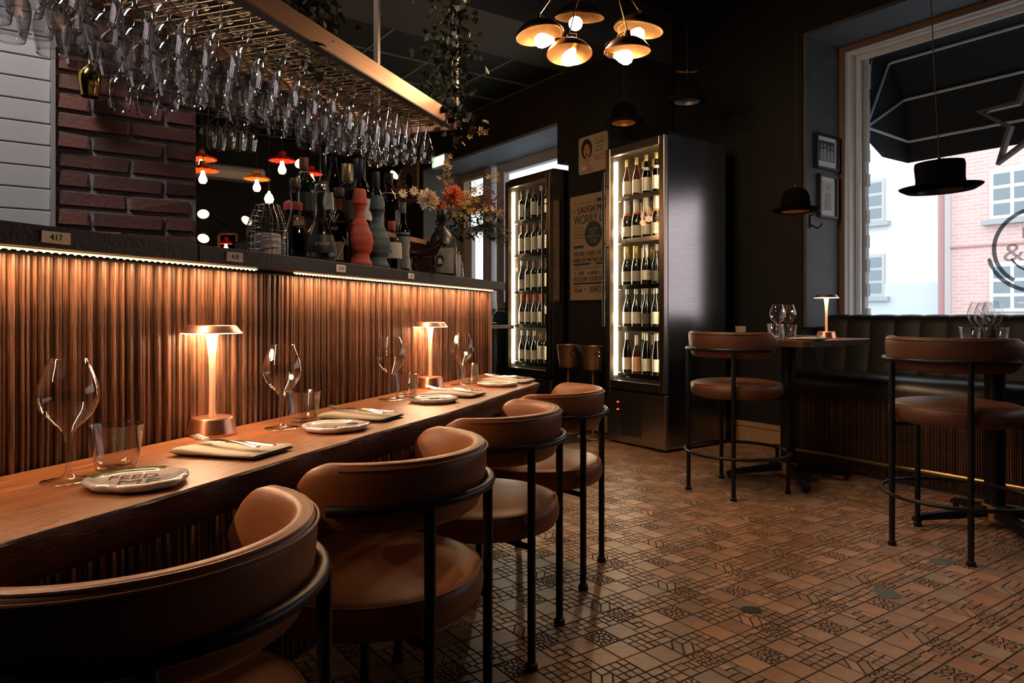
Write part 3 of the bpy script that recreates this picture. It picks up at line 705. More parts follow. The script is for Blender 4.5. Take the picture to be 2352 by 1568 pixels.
HG = [(0,.2085),(.033,.2080),(.0345,.2068),(.030,.2055),(.012,.201),(.0045,.194),(.0034,.17),(.0034,.145),(.006,.130),(.014,.122),(.028,.110),(.0395,.092),(.043,.074),(.0415,.050),(.037,.025),(.0320,.0),(.0313,.0),(.0335,.006)]
FL = [(a, b*.80) for a, b in [(0,.2235),(.030,.2230),(.0315,.2218),(.026,.2205),(.010,.216),(.0042,.208),(.0034,.195),(.005,.180),(.010,.150),(.020,.110),(.029,.070),(.0325,.045),(.031,.020),(.0275,.0),(.0268,.0),(.0285,.006)]]
ST = [(0,.1785),(.033,.1780),(.0345,.1768),(.030,.1755),(.012,.171),(.0045,.164),(.0034,.14),(.0034,.125),(.006,.112),(.020,.104),(.038,.088),(.046,.066),(.045,.045),(.040,.015),(.0375,.0),(.0368,.0),(.039,.006)]
hg = MB().lathe(HG, 28).mesh('hanging_wine_glass', RGLASS, 60); fl = MB().lathe(FL, 28).mesh('hanging_tulip_glass', RGLASS, 60); sg = MB().lathe(ST, 28).mesh('hanging_goblet', RGLASS, 60)
rh = random.Random(11); k = 0; t_ = .78
while t_ < 2.81:
    for j, q in enumerate((.085, .180, .275, .350) if t_ < 2.35 else (.10, .19, .28, .355)):
        kind = 1 if t_ > 2.32 and j >= 0 and (t_ > 2.42) else (2 if (j == 0 and 1.5 < t_ < 2.2 and rh.random() < .3) else 0)
        if j == 3 and rh.random() < .2: continue
        me, nm, hh = ((hg, 'hanging_wine_glass', .2085), (fl, 'hanging_tulip_glass', .1788), (sg, 'hanging_goblet', .1785))[kind]
        lab = ('clear long-stemmed wine glass hanging upside down in the long rack', 'slender tulip glass hanging upside down at the far end of the long rack', 'wide short-stemmed goblet hanging upside down near the edge of the long rack')[kind]
        lab += ', '+('front', 'second', 'third', 'rear')[j]+' row'
        ob(nm, me, None, B(t_+rh.uniform(-.004,.004), -1.272-q+rh.uniform(-.006,.006), 1.857+.0262-hh+.003), rh.uniform(0,6), lab, 'wine glass', ('wine glasses hanging in the long rack', 'tulip glasses hanging in the long rack', 'goblets hanging in the long rack')[kind],
           rot=(rh.uniform(-.03,.03), rh.uniform(-.03,.03), 0))
    t_ += .093 if t_ < 2.35 else .083
# small wall rack of glasses on the brick column
gold = mat('gold_glass', (.75,.52,.16), .12, 1)
wr = thing('wall_glass_rack', 'black wire glass rack fixed to the brick column', 'glass rack', R(.15, 3.07, 1.05), RR)
mb = MB(); mb.box((.22,-.0,.98), (.46,.012,.03))
for k in range(5):
    for s_ in (-.016,.016): mb.tube([(.045+.088*k+s_, 0, 0.99), (.045+.088*k+s_, -.10, 1.0), (.045+.088*k+s_, -.10, 1.10)], .003, 6)
mb.build('bracket', black, wr, (0,0,0))
for k, (u, v, s_) in enumerate(((206,222,.93),(275,252,1.08),(338,265,1.05),(388,250,1.02),(440,240,.95))):
    Y = 2.62+.035*k; o = ob('hanging_wine_glass', hg.copy() if k == 0 else hg, None, Q(u, v, Y), 0,
        'gold-coated goblet hanging upside down on the brick column' if k == 0 else 'clear wine glass hanging upside down on the brick column, '+('next to the gold one', 'second from the gold one', 'third from the gold one', 'furthest from the gold one')[k-1], 'wine glass', 'glasses on the brick column rack')
    o.scale = (s_,)*3
    if k == 0: o.data.materials.clear(); o.data.materials.append(gold)
# two-tier hanging tray with glasses behind the rack
tr = thing('tiered_glass_rack', 'dark two-tier hanging glass rack beside the brick column', 'glass rack', Q(560, 270, 3.9), RB)
mb = MB()
for z, L0, L1 in ((.10, -.25, .22), (0, -.25, .22)):
    for y in (-.05, -.02, .02, .05): mb.tube([(L0, y, z), (L1, y, z)], .003, 6)
for x in (-.25, .22): mb.tube([(x, 0, 0), (x, 0, 1.0)], .004, 6)
mb.build('frame', black, tr, (0,0,0))
TWO = {}; RG2 = clear('tier_glass', (.95,.95,.95), 1.5, .03, 1.8, .10, 2.2)
for k, (u, v, kd) in enumerate(((505,268,2),(545,262,2),(585,270,2),(478,340,0),(500,345,0),(522,342,0),(547,346,0),(571,348,0))):
    me = (sg if kd == 2 else hg)
    if kd == 2 or True:
        me = TWO.setdefault(kd, me.copy()); me.materials[0] = RG2
    o = ob('hanging_goblet' if kd == 2 else 'hanging_wine_glass', me, None, Q(u, v, 3.9+rf.uniform(-.05,.05)), 0,
        ('round goblet hanging in the upper row of the two-tier rack, '+('left', 'middle', 'right')[k] if kd == 2 else 'wine glass hanging in the lower row of the two-tier rack, %s from the brick column' % ('first','second','third','fourth','fifth')[k-3]), 'wine glass', 'glasses in the two-tier rack')
    o.scale = (1.0,)*3 if kd == 2 else (1.1,)*3

# ---------------- bottles and things on the bar shelf ----------------
def cl(name, tint, ior=1.5, gain=1.4): return clear(name, tint, ior, .02, gain)
amber = cl('amber_spirit', (.30,.10,.025)); dkliq = cl('dark_spirit', (.05,.018,.012)); greeng = cl('green_glass', (.10,.20,.09)); palegl = cl('pale_glass', (.88,.89,.87), gain=2.4); rosegl = cl('rose_wine', (.80,.33,.22))
darkgl = mat('dark_bottle_glass', (.008,.010,.008), .08, spec=.9)
def on_shelf(u, q, z): 
    Y = F*-q/(cos(AL)*(1754-u)); t_ = (Y+q*sin(AL))/cos(AL); return B(t_, q, z)
SHAPES = {   # unit profiles: radius factor, height factor
 'round': [(0,0),(.92,0),(1,.02),(1,.55),(.95,.62),(.62,.70),(.38,.76),(.34,.80),(.34,.93),(.38,.94),(.38,1),(0,1)],
 'bordeaux': [(0,0),(.94,0),(1,.02),(1,.60),(.94,.66),(.62,.71),(.38,.745),(.36,.78),(.36,.97),(.42,.975),(.42,1),(0,1)],
 'burgundy': [(0,0),(.94,0),(1,.02),(1,.42),(.93,.50),(.72,.60),(.48,.70),(.37,.80),(.35,.97),(.41,.975),(.41,1),(0,1)],
 'champagne': [(0,0),(.94,0),(1,.02),(1,.42),(.95,.50),(.74,.62),(.50,.73),(.37,.83),(.34,.93),(.40,.94),(.40,1),(0,1)],
 'decanter': [(0,0),(.90,0),(1,.05),(.97,.18),(.78,.34),(.48,.48),(.33,.58),(.29,.70),(.29,.95),(.33,.96),(.33,1),(0,1)],
 'square': [(0,0),(.96,0),(1,.02),(1,.60),(.92,.67),(.55,.70),(.36,.72),(.36,.90),(.40,.91),(.40,1),(0,1)],
 'squat': [(0,0),(.9,0),(1,.03),(1,.45),(.93,.56),(.66,.66),(.36,.73),(.33,.78),(.33,.93),(.38,.94),(.38,1),(0,1)],
 'slim': [(0,0),(.94,0),(1,.02),(1,.46),(.9,.56),(.62,.72),(.40,.86),(.36,.98),(.42,1),(0,1)],
 'long': [(0,0),(.95,0),(1,.02),(1,.52),(.86,.60),(.52,.66),(.42,.70),(.40,.96),(.46,1),(0,1)]}
def rad(shape, zf):
    P = SHAPES[shape]
    for (r0, z0), (r1, z1) in zip(P, P[1:]):
        if z0 <= zf <= z1 and z1 > z0: return r0+(r1-r0)*(zf-z0)/(z1-z0)
    return .4
def bottle_parts(shape, r, h, glassm, liq=None, level=.6, cap=None, capz=(.86,1.02), lab=None, labz=(.15,.42), labw=2*pi, neck=None, n=24, nm='body'):
    """list of (name, mesh) for one kind of bottle"""
    o = []; P = [(a*r, b*h) for a, b in SHAPES[shape]]; o.append((nm, MB().lathe(P, n).mesh(nm, glassm, 50)))
    if liq:
        Lp = [(0,.004)]+[(a*r*.93, b*h+ (.004 if b == 0 else 0)) for a, b in SHAPES[shape] if 0 < b < level and a > 0]+[(rad(shape, level)*r*.93, level*h), (0, level*h)]
        o.append(('liquid', MB().lathe(Lp, n).mesh('liquid', liq, 50)))
    if cap:
        rr = max(rad(shape, min(.99, capz[0]+.01)), rad(shape, .99))*r*1.06
        o.append(('cap', MB().lathe([(rr*.98, capz[0]*h), (rr, capz[0]*h+.001), (rr, capz[1]*h-.002), (rr*.93, capz[1]*h), (0, capz[1]*h)], n).mesh('cap', cap, 50)))
    if lab:
        rs = []
        for kz in range(6):
            z = labz[0]+(labz[1]-labz[0])*kz/5; rl = rad(shape, z)*r+.0008
            rs.append([(rl*cos(a), rl*sin(a), z*h) for a in [-pi/2-labw/2+labw*i/18 for i in range(19)]])
        o.append(('label', MB().rings(rs, closed=False).mesh('label', lab, 60)))
    if neck: o.append(('neck_band', MB().lathe([(rad(shape, neck[1])*r*1.05, neck[1]*h), (rad(shape, neck[2])*r*1.05, neck[2]*h)], n).mesh('neck_band', neck[0], 50)))
    return o
def put(parts, name, label, loc, rz, grp=None, cat='bottle', extra=None):
    t_ = thing(name, label, cat, loc, rz, grp)
    for nm, me in parts: ob(nm, me, t_, (0,0,0))
    if extra:
        for nm, mb, m_ in extra: mb.build(nm, m_, t_, (0,0,0), angle=0)
    return t_
def txt(w_, z, r, h, width=None): m_ = MB(); word(m_, w_, Matrix.Translation((0, 0, z)), h, width, cyl=r); return m_
FACE = radians(-4)
rust = mat('rust_seal', (.30,.075,.035), .45); navy = mat('navy_capsule', (.02,.03,.06), .35); champ = mat('champagne_foil', (.55,.43,.26), .35, .7)
blk = mat('black_label', (.012,.012,.013), .5); offw = mat('off_white_ink', (.6,.6,.55), .6); cork = mat('dark_stopper', (.03,.022,.018), .6)
silverfoil = mat('silver_collar', (.6,.6,.6), .2, 1); redlab = mat('red_label', (.40,.03,.03), .5)
SG = 'spirit bottles on the bar shelf'
step = thing('bottle_step', 'low wooden step for the back row of bottles on the bar shelf', 'step', on_shelf(760, -1.52, SHT), RB)
MB().box((.32, 0, .160), (.90, .14, .02)).build('board', mat('step_wood', (.30,.15,.07), .5), step, (0,0,0), angle=0)
for x in (-.11, .74): MB().box((x, 0, .075), (.02, .13, .15)).build('bracket', MATS['step_wood'], step, (0,0,0), angle=0)
SZ = SHT+.170; QB = -1.52; QFr = -1.355
def hgt_px(u, q, vtop, z0):
    Y = F*-q/(cos(AL)*(1754-u)); return EYE+(CY-vtop)*Y/F-z0
def spirit(u, vtop, q, label, shape, wpx, glassm, **k):
    frz = k.pop('rz', FACE)
    z0 = SZ if q == QB else SHT; h = hgt_px(u, q, vtop, z0); Y = F*-q/(cos(AL)*(1754-u)); r = wpx/2*Y/F
    ex = k.pop('extra', None); nm = k.pop('name', 'spirit_bottle')
    top = k.get('capz', (0,1))[1] if k.get('cap') else 1
    h = h/max(top, 1)
    return put(bottle_parts(shape, r, h, glassm, **k), nm, label, on_shelf(u, q, z0), frz, SG, extra=ex(r, h) if ex else None)
spirit(698, 362, QB, 'tall dark bottle with a rust-coloured wax seal in the back row', 'round', 52, darkgl, cap=rust, capz=(.80,1.0), lab=blk, labz=(.1,.4), neck=(champ,.74,.76))
spirit(673, 440, QB, 'bottle with a bright red label at the left end of the back row', 'squat', 42, cl('dark_amber', (.12,.04,.02)), lab=redlab, labz=(.20,.55), cap=blk, capz=(.9,1.0))
spirit(742, 328, QB, 'tall clear swan-necked bottle with black label reading COGNAC, tallest in the back row', 'decanter', 50, palegl, cap=blk, capz=(.965,1.02), lab=blk, labz=(.36,.52), labw=2.6,
   extra=lambda r, h: [('lettering', txt('COGNAC', .45*h, rad('decanter',.43)*r+.002, .012, .045), offw), ('lettering', txt('EXTRA', .40*h, rad('decanter',.385)*r+.002, .006, .02), offw)])
spirit(766, 360, QB, 'red amber bottle behind the swan-necked bottle', 'slim', 38, cl('red_amber', (.35,.05,.02)), cap=cork, capz=(.95,1.0), lab=offw, labz=(.2,.45), liq=amber, level=.8)
spirit(798, 377, QB, 'bottle topped by a matt gold cylinder in the back row', 'long', 54, cl('deep_red', (.16,.03,.02)), cap=champ, capz=(.72,1.0), lab=blk, labz=(.1,.4))
spirit(826, 365, QB, 'dark bottle with a long navy capsule in the back row', 'burgundy', 58, cl('brown_glass', (.16,.07,.03)), cap=navy, capz=(.72,1.0), lab=offw, labz=(.12,.42))
spirit(864, 395, QB, 'black-necked bottle in the back row behind the dark teal carafe', 'squat', 40, palegl, cap=blk, capz=(.72,1.0), liq=amber, level=.5)
spirit(893, 398, QB, 'dark rum bottle with black neck in the back row', 'squat', 50, cl('smoke_amber', (.42,.24,.10)), cap=blk, capz=(.82,1.0), liq=dkliq, level=.60, neck=(champ,.66,.68))
spirit(678, 410, QFr-.055, 'long-necked bottle of brown liquor with a bronze screw cap behind the wire candle basket', 'decanter', 72, palegl, cap=mat('bronze_cap', (.12,.09,.05), .4, .6), capz=(.88,1.0), liq=dkliq, level=.40)
spirit(735, 424, QFr+.022, 'clear flared bottle with silver collar and black label reading ALTA LUZ', 'decanter', 74, palegl, cap=silverfoil, capz=(.93,1.0), rz=radians(24), liq=cl('faint_liquid', (.55,.57,.58)), level=.52, lab=blk, labz=(.10,.34), labw=2.7,
   extra=lambda r, h: [('lettering', txt('ALTA LUZ', .215*h, rad('decanter',.20)*r+.0025, .0085, .048), offw)])
spirit(778, 432, QFr-.03, 'string-tied rum bottle with a black stopper in front of the back row', 'squat', 62, cl('brown_bottle', (.34,.18,.09)), cap=cork, capz=(.90,1.02), liq=dkliq, level=.55, lab=mat('kraft_label', (.20,.14,.09), .7), labz=(.06,.30), labw=1.3,
   extra=lambda r, h: [('string', MB().tube([(-r*.4,-r*.98,.66*h),(r*.75,-r*.75,.30*h),(r*.2,-r*1.03,.06*h)], .0016, 5).tube([(r*.3,-r*.95,.66*h),(-r*.8,-r*.7,.34*h)], .0016, 5), mat('twine', (.5,.42,.3), .8)), ('lettering', txt('PLO', .47*h, r*1.02, .011, .022), offw)])
# silicone carafes
def carafe(u, vtop, m_, lab, wpx):
    q = -1.33; h = hgt_px(u, q, vtop, SHT); Y = F*-q/(cos(AL)*(1754-u)); r = wpx/2*Y/F
    t_ = thing('carafe', lab, 'carafe', on_shelf(u, q, SHT), 0, 'ribbed silicone carafes')
    def prof(z):
        K = [(0,.90),(.02,.94),(.11,.74),(.14,.72),(.22,.92),(.31,1.0),(.40,.93),(.52,.66),(.63,.40),(.70,.36),(.76,.44),(.80,.56)]
        for (z0, a), (z1, b_) in zip(K, K[1:]):
            if z <= z1: t = (z-z0)/(z1-z0); t = t*t*(3-2*t); return a+(b_-a)*t
        return .56
    zs = [i/90*.80 for i in range(91)]; rs = []
    for z in zs:
        ring = []
        for j in range(180):
            a = 2*pi*j/180; g_ = .012*sin(30*a+z*95) if .15 < z < .62 else 0
            ring.append((r*(prof(z)+g_)*cos(a), r*(prof(z)+g_)*sin(a), z*h))
        rs.append(ring)
    MB().rings(rs, True, True).build('body', m_, t_, (0,0,0), angle=70)
    lathe_ob('stopper', [(r*.58,.805*h),(r*.58,.815*h),(r*.45,.975*h),(r*.42,.995*h),(r*.36,1.0*h),(0,h)], m_, t_, 40)
carafe(826, 434, mat('orange_silicone', (.50,.085,.045), .6), 'tall coral orange ribbed carafe', 62)
carafe(866, 450, mat('teal_silicone', (.045,.075,.082), .6), 'tall dark teal ribbed carafe beside the coral orange one', 62)
spirit(900, 508, QFr, 'squat clear bottle with a coral red stopper and pale label reading VOL', 'squat', 46, palegl, cap=mat('coral_cap', (.45,.08,.04), .5), capz=(.82,1.0), lab=mat('pale_label', (.62,.58,.50), .7), labz=(.24,.56), labw=3.2, liq=amber, level=.22,
   extra=lambda r, h: [('lettering', txt('VOL', .38*h, r*1.03, .012, .026), ink)])
spirit(925, 465, QFr+.015, 'slim green bottle with an arched silver label and woven stopper', 'long', 34, cl('olive_glass', (.14,.16,.07)), cap=mat('woven_stopper', (.20,.20,.19), .5, var=.8, vscale=90), capz=(.84,1.0), lab=mat('silver_label', (.36,.36,.36), .4, .3, var=.5, vscale=70), labz=(.04,.56), labw=2.6)
def put_big():
    u, q = 1016, -1.39; h = hgt_px(u, q, 484, SHT); Y = F*-q/(cos(AL)*(1754-u)); r = 33*Y/F
    m_ = MB(); gl_ = mat('matt_green_bottle', (.010,.016,.012), .35)
    t_ = put(bottle_parts('squat', r, h, gl_, cap=gl_, capz=(.86,1.0), lab=mat('antique_label', (.26,.25,.20), .6, var=.4, vscale=50), labz=(.06,.43), labw=2.1, n=32), 'rum_bottle', 'big round matt green rum bottle with an antique label of a bearded man', on_shelf(u, q, SHT), FACE, SG)
    R_ = r*1.03
    def disc(x0, z0, rx, rz_, d, seg=18): return [(R_*1.0*sin((x0+rx*cos(2*pi*i/seg))/R_)*(1+d), -R_*cos((x0+rx*cos(2*pi*i/seg))/R_)*(1+d), z0+rz_*sin(2*pi*i/seg)) for i in range(seg)]
    for nm, mm, L_ in (('label_oval', blk, [(0,.235*h,.019,.026,.002)]), ('portrait', mat('portrait_grey', (.35,.33,.27), .6), [(0,.245*h,.009,.012,.006),(0,.222*h,.012,.011,.005),(0,.205*h,.015,.006,.004)]), ('beard', offw, [(0,.228*h,.008,.009,.010),(-.005,.262*h,.005,.003,.010)])):
        mb = MB()
        for d_ in L_: mb.add(disc(*d_), [tuple(range(18))])
        mb.build(nm, mm, t_, (0,0,0), angle=0)
    txt('MATICO', .385*h, R_*1.01, .008, .04).build('lettering', offw, t_, (0,0,0), angle=0)
put_big()
# horse figurine
ho = thing('horse_figurine', 'small dark bronze horse figurine on the bar shelf before the round bottle', 'figurine', on_shelf(975, -1.315, SHT), RB+radians(-68))
def skin(name, chains, m_, parent, sub=2):
    vs, es, rs = [], [], []
    for ch in chains:
        prev = None
        for p_, r_ in ch:
            key = None
            for i, v_ in enumerate(vs):
                if (Vector(v_)-Vector(p_)).length < 1e-5: key = i
            if key is None: vs.append(p_); rs.append(r_); key = len(vs)-1
            if prev is not None: es.append((prev, key))
            prev = key
    me = bpy.data.meshes.new(name); me.from_pydata(vs, es, []); o = ob(name, me, parent, (0,0,0))
    o.modifiers.new('skin', 'SKIN'); 
    for i, sv in enumerate(me.skin_vertices[0].data): sv.radius = (rs[i], rs[i]); sv.use_root = (i == 0)
    s2 = o.modifiers.new('sub', 'SUBSURF'); s2.levels = sub; s2.render_levels = sub; o.modifiers['skin'].use_smooth_shade = True
    me.materials.append(m_); return o
bz = mat('dark_bronze_cast', (.10,.045,.03), .25, .8)
c0 = ((-.030,0,.070), .017)
skin('body', [[c0, ((.0,0,.068),.0165), ((.028,0,.072),.017), ((.045,0,.088),.0125), ((.056,0,.106),.0085), ((.066,0,.112),.0075), ((.080,0,.098),.0045)],
  [c0, ((-.044,0,.074),.010), ((-.052,0,.060),.004), ((-.054,0,.036),.003)],
  [((.028,0,.072),.017), ((.032,.010,.048),.0060), ((.030,.010,.026),.0036), ((.032,.010,.004),.0042)], [((.028,0,.072),.017), ((.034,-.010,.048),.0060), ((.040,-.010,.028),.0036), ((.038,-.010,.004),.0042)],
  [c0, ((-.036,.011,.046),.0070), ((-.044,.011,.028),.0038), ((-.038,.011,.004),.0042)], [c0, ((-.030,-.011,.046),.0070), ((-.036,-.011,.028),.0038), ((-.030,-.011,.004),.0042)]], bz, ho)
m_ = MB()
for k in range(7): m_.lathe([(.004,0),(.003,.006),(0,.010)], 6, (.030+.005*k, 0, .088+.0055*k))
m_.build('mane', bz, ho, (0,0,0)); MB().lathe([(.003,0),(.001,.008),(0,.009)], 6, (.061,.004,.118)).lathe([(.003,0),(.001,.008),(0,.009)], 6, (.061,-.004,.118)).build('ears', bz, ho, (0,0,0))
MB().box((0,0,.002), (.12,.04,.005), .001).build('base', blackm, ho, (0,0,0))
for ch in ho.children: ch.scale = (1,1,1)
ho.scale = (1.15,)*3
# fluted pale tins, wire basket with candle
t_ = thing('fluted_stack', 'stack of pale fluted paper cups behind the round bottle', 'cups', on_shelf(1042, -1.39, SHT), 0)
for k in range(8): MB().lathe([(.028,0),(.036,.016),(.034,.016),(.027,.001),(0,.001)], 48, (0,0,.014*k), wob=lambda a, r, z: 1+.05*sin(16*a)).build('cup', white, t_, (0,0,0))
bk = thing('candle_basket', 'crooked wire basket with a white candle on the bar shelf', 'candle holder', on_shelf(614, -1.355, SHT), RB)
m_ = MB(); H_ = hgt_px(614, -1.355, 470, SHT); rb_ = .056
def br(z): f = z/H_; return rb_*(1.02-.42*max(0, f-.55)/.45 if f > .55 else 1.02)*(1 if f < .97 else .98)
for k in range(16):
    a = 2*pi*k/16; m_.tube([(br(z)*cos(a+.05*sin(z*90+k)), br(z)*sin(a+.05*sin(z*90+k)), z) for z in [H_*i/8 for i in range(9)]], .0011, 5)
for i in range(9):
    z = H_*i/8*.98; m_.tube([(br(z)*cos(a), br(z)*sin(a), z+.003*sin(3*a+i)) for a in [2*pi*j/24 for j in range(24)]], .0011, 5, True)
m_.build('wire', mat('nickel_wire', (.35,.32,.28), .25, 1), bk, (0,0,0))
lathe_ob('candle', [(0,.002),(.036,.002),(.038,.006),(.0375,.062),(.034,.064),(.004,.060),(.001,.066),(0,.066)], mat('candle_wax', (.62,.56,.55), .5), bk)
# ---------------- flowers ----------------
fw = thing('flower_arrangement', 'autumn bouquet of orange and cream dahlias with yellow sprays at the bar end', 'flowers', on_shelf(1040, -1.48, SHT), RB)
lathe_ob('vase', [(0,0),(.045,0),(.055,.03),(.05,.09),(.03,.13),(.036,.15),(.033,.15),(.027,.13)], mat('dark_vase', (.05,.03,.02), .3), fw)
def petals(mb, c, rr, n, layers, up):
    cx_, cy_, cz = c; upv = Vector(up).normalized(); x = upv.cross(Vector((0,0,1)) if abs(upv.z) < .9 else Vector((1,0,0))).normalized(); y = upv.cross(x)
    for L_ in range(layers):
        el = radians(8+72*L_/layers); k = 1-.28*L_/layers
        for i in range(n-L_):
            a = 2*pi*(i+.5*(L_ % 2))/(n-L_)+rf.uniform(-.1,.1); d = (x*cos(a)+y*sin(a))*cos(el)+upv*sin(el); s_ = (y*cos(a)-x*sin(a)); o = Vector(c); l = rr*k*rf.uniform(.85,1.1); w_ = rr*.23
            nrm = d.cross(s_)
            mb.add([o+d*.1*l, o+d*l*.55+s_*w_+nrm*w_*.5, o+d*l, o+d*l*.55-s_*w_+nrm*w_*.5, o+d*l*.55], [(0,1,4),(1,2,4),(2,3,4),(3,0,4)])
pf = {'orange': mat('orange_petal', (.90,.30,.14), .6, var=.3, vscale=60), 'cream': mat('cream_petal', (.88,.72,.52), .6, var=.15, vscale=60), 'yellow': mat('yellow_petal', (.62,.38,.10), .6), 'dark': mat('rust_petal', (.14,.03,.02), .7)}
FC = on_shelf(1040, -1.48, SHT)
def floc(u, v, dy=0):
    p_ = Q(u, v, FC.y+dy)-FC; return Matrix.Rotation(-RB, 3, 'Z') @ p_
toc = Matrix.Rotation(-RB, 3, 'Z') @ Vector((.3,-1,.25))
for u, v, rr, c_, n_, L_ in ((1040,452,.064,'orange',20,8),(982,460,.062,'cream',18,7),(1032,490,.050,'cream',16,6),(950,440,.030,'cream',9,3),(925,445,.028,'cream',9,2),(1012,470,.03,'orange',10,3)):
    m_ = MB(); petals(m_, floc(u, v, rf.uniform(-.05,.03)), rr, n_, L_, toc); m_.build('bloom', pf[c_], fw, (0,0,0), angle=0, label='%s dahlia bloom' % c_)
stm = MB(); yb = MB(); dk = MB(); gf = MB()
def spray(pts, nb, spread=12, where=None):
    P = [floc(u, v, rf.uniform(-.04,.04)) for u, v in pts]; stm.tube(P, .0012, 4)
    for _ in range(nb):
        i = rf.randrange(len(P)-1); t_ = rf.random(); p_ = P[i]*(1-t_)+P[i+1]*t_; s_ = spread*FC.y/F
        p_ = p_+Vector((rf.uniform(-s_,s_), rf.uniform(-s_,s_), rf.uniform(-s_,s_)))
        petals(yb, p_, .019, 5, 1, toc+Vector((rf.uniform(-1,1), rf.uniform(-1,1), rf.uniform(-1,1))))
spray([(1035,480),(1030,420),(1030,380),(1040,350),(1062,325),(1085,305),(1125,296)], 16, 7)
spray([(1030,440),(1010,395),(1040,355)], 10, 8); spray([(1045,500),(1080,440),(1100,425),(1150,418)], 16, 10)
spray([(1060,500),(1085,470),(1120,480),(1140,500)], 40, 22); spray([(1060,480),(1075,455),(1095,465)], 20, 18); spray([(1070,470),(1120,410),(1148,404)], 8, 6)
for _ in range(50):
    p_ = floc(rf.gauss(1120, 16), rf.gauss(462, 12), rf.uniform(-.05,.05)); petals(dk, p_, .010, 6, 2, toc)
for _ in range(34):
    p_ = floc(rf.gauss(918, 10), rf.gauss(432, 8), .02); petals(dk, p_, .009, 6, 2, toc)
for _ in range(420):
    u, v = rf.uniform(1000, 1150), rf.uniform(478, 545); p_ = floc(u, v, rf.uniform(-.06,.06)); d = Vector((rf.uniform(-1,1), rf.uniform(-1,1), rf.uniform(-.8,.3))).normalized()*rf.uniform(.02,.045); s_ = d.cross(Vector((0,0,1))).normalized()*.008
    gf.add([p_, p_+d*.5+s_, p_+d, p_+d*.5-s_], [(0,1,2,3)])
for _ in range(46):   # feathery fern fronds
    p0 = floc(rf.uniform(1105,1140), rf.uniform(505,520), rf.uniform(-.04,.04)); p1 = floc(rf.uniform(1085,1180), rf.uniform(510,570), rf.uniform(-.05,.05)); gf.tube([p0, (p0+p1)/2+Vector((0,0,.012)), p1], .0009, 3)
    for i in range(7):
        q_ = p0+(p1-p0)*(.3+.1*i); 
        for s_ in (-1,1): gf.tube([q_, q_+Vector((rf.uniform(-.01,.01), s_*.012, -.006))], .0007, 3)
for nm, mb, m_ in (('stems', stm, leaf), ('yellow_blossom', yb, pf['yellow']), ('rust_blossom', dk, pf['dark']), ('foliage', gf, leaf)):
    mb.build(nm, m_, fw, (0,0,0), angle=0, kind='stuff')
# ---------------- ivy garlands ----------------
def ivy(name, lab, pts, n_, spread, Y0):
    o_ = thing(name, lab, 'ivy', Q(*pts[0], Y0)); o0 = o_.location.copy(); P = [Q(u, v, Y0)-o0 for u, v in pts]
    MB().tube(P, .006, 5).build('stem', mat('vine_stem', (.07,.05,.03), .8), o_, (0,0,0)); lf = MB()
    for _ in range(n_):
        i = rf.randrange(len(P)-1); t_ = rf.random(); p_ = P[i]*(1-t_)+P[i+1]*t_+Vector([rf.gauss(0, spread) for _ in range(3)])
        d = Vector((rf.uniform(-1,1), rf.uniform(-1,1), rf.uniform(-1,.3))).normalized(); s_ = d.cross(Vector((rf.uniform(-1,1), rf.uniform(-1,1), .3))).normalized(); l = rf.uniform(.022,.046)
        nr = d.cross(s_)*l*.12
        lf.add([p_, p_+d*l*.15+s_*l*.42+nr, p_+d*l*.55+s_*l*.30, p_+d*l, p_+d*l*.55-s_*l*.30, p_+d*l*.15-s_*l*.42+nr, p_+d*l*.4], [(0,1,6),(1,2,6),(2,3,6),(3,4,6),(4,5,6),(5,0,6)])
    for _ in range(14):
        i = rf.randrange(len(P)-1); p_ = P[i]; d = Vector((rf.uniform(-1,1), rf.uniform(-1,1), rf.uniform(-.6,.6)))*spread*2.6; lf.tube([p_, p_+d*.5+Vector((0,0,.03)), p_+d], .0018, 4)
    lf.build('leaves', ivyl, o_, (0,0,0), angle=0, kind='stuff')
ivy('ivy_garland', 'dry ivy garland wound round the far hanger of the glass rack', [(1045,-120),(1040,-30),(1042,60),(1035,130),(1025,180),(1030,235),(1048,262)], 620, .055, 3.12)
ivy('ivy_garland', 'dry ivy garland hanging over the middle of the glass rack beam', [(690,-60),(705,0),(715,50),(722,95)], 420, .042, 2.28)

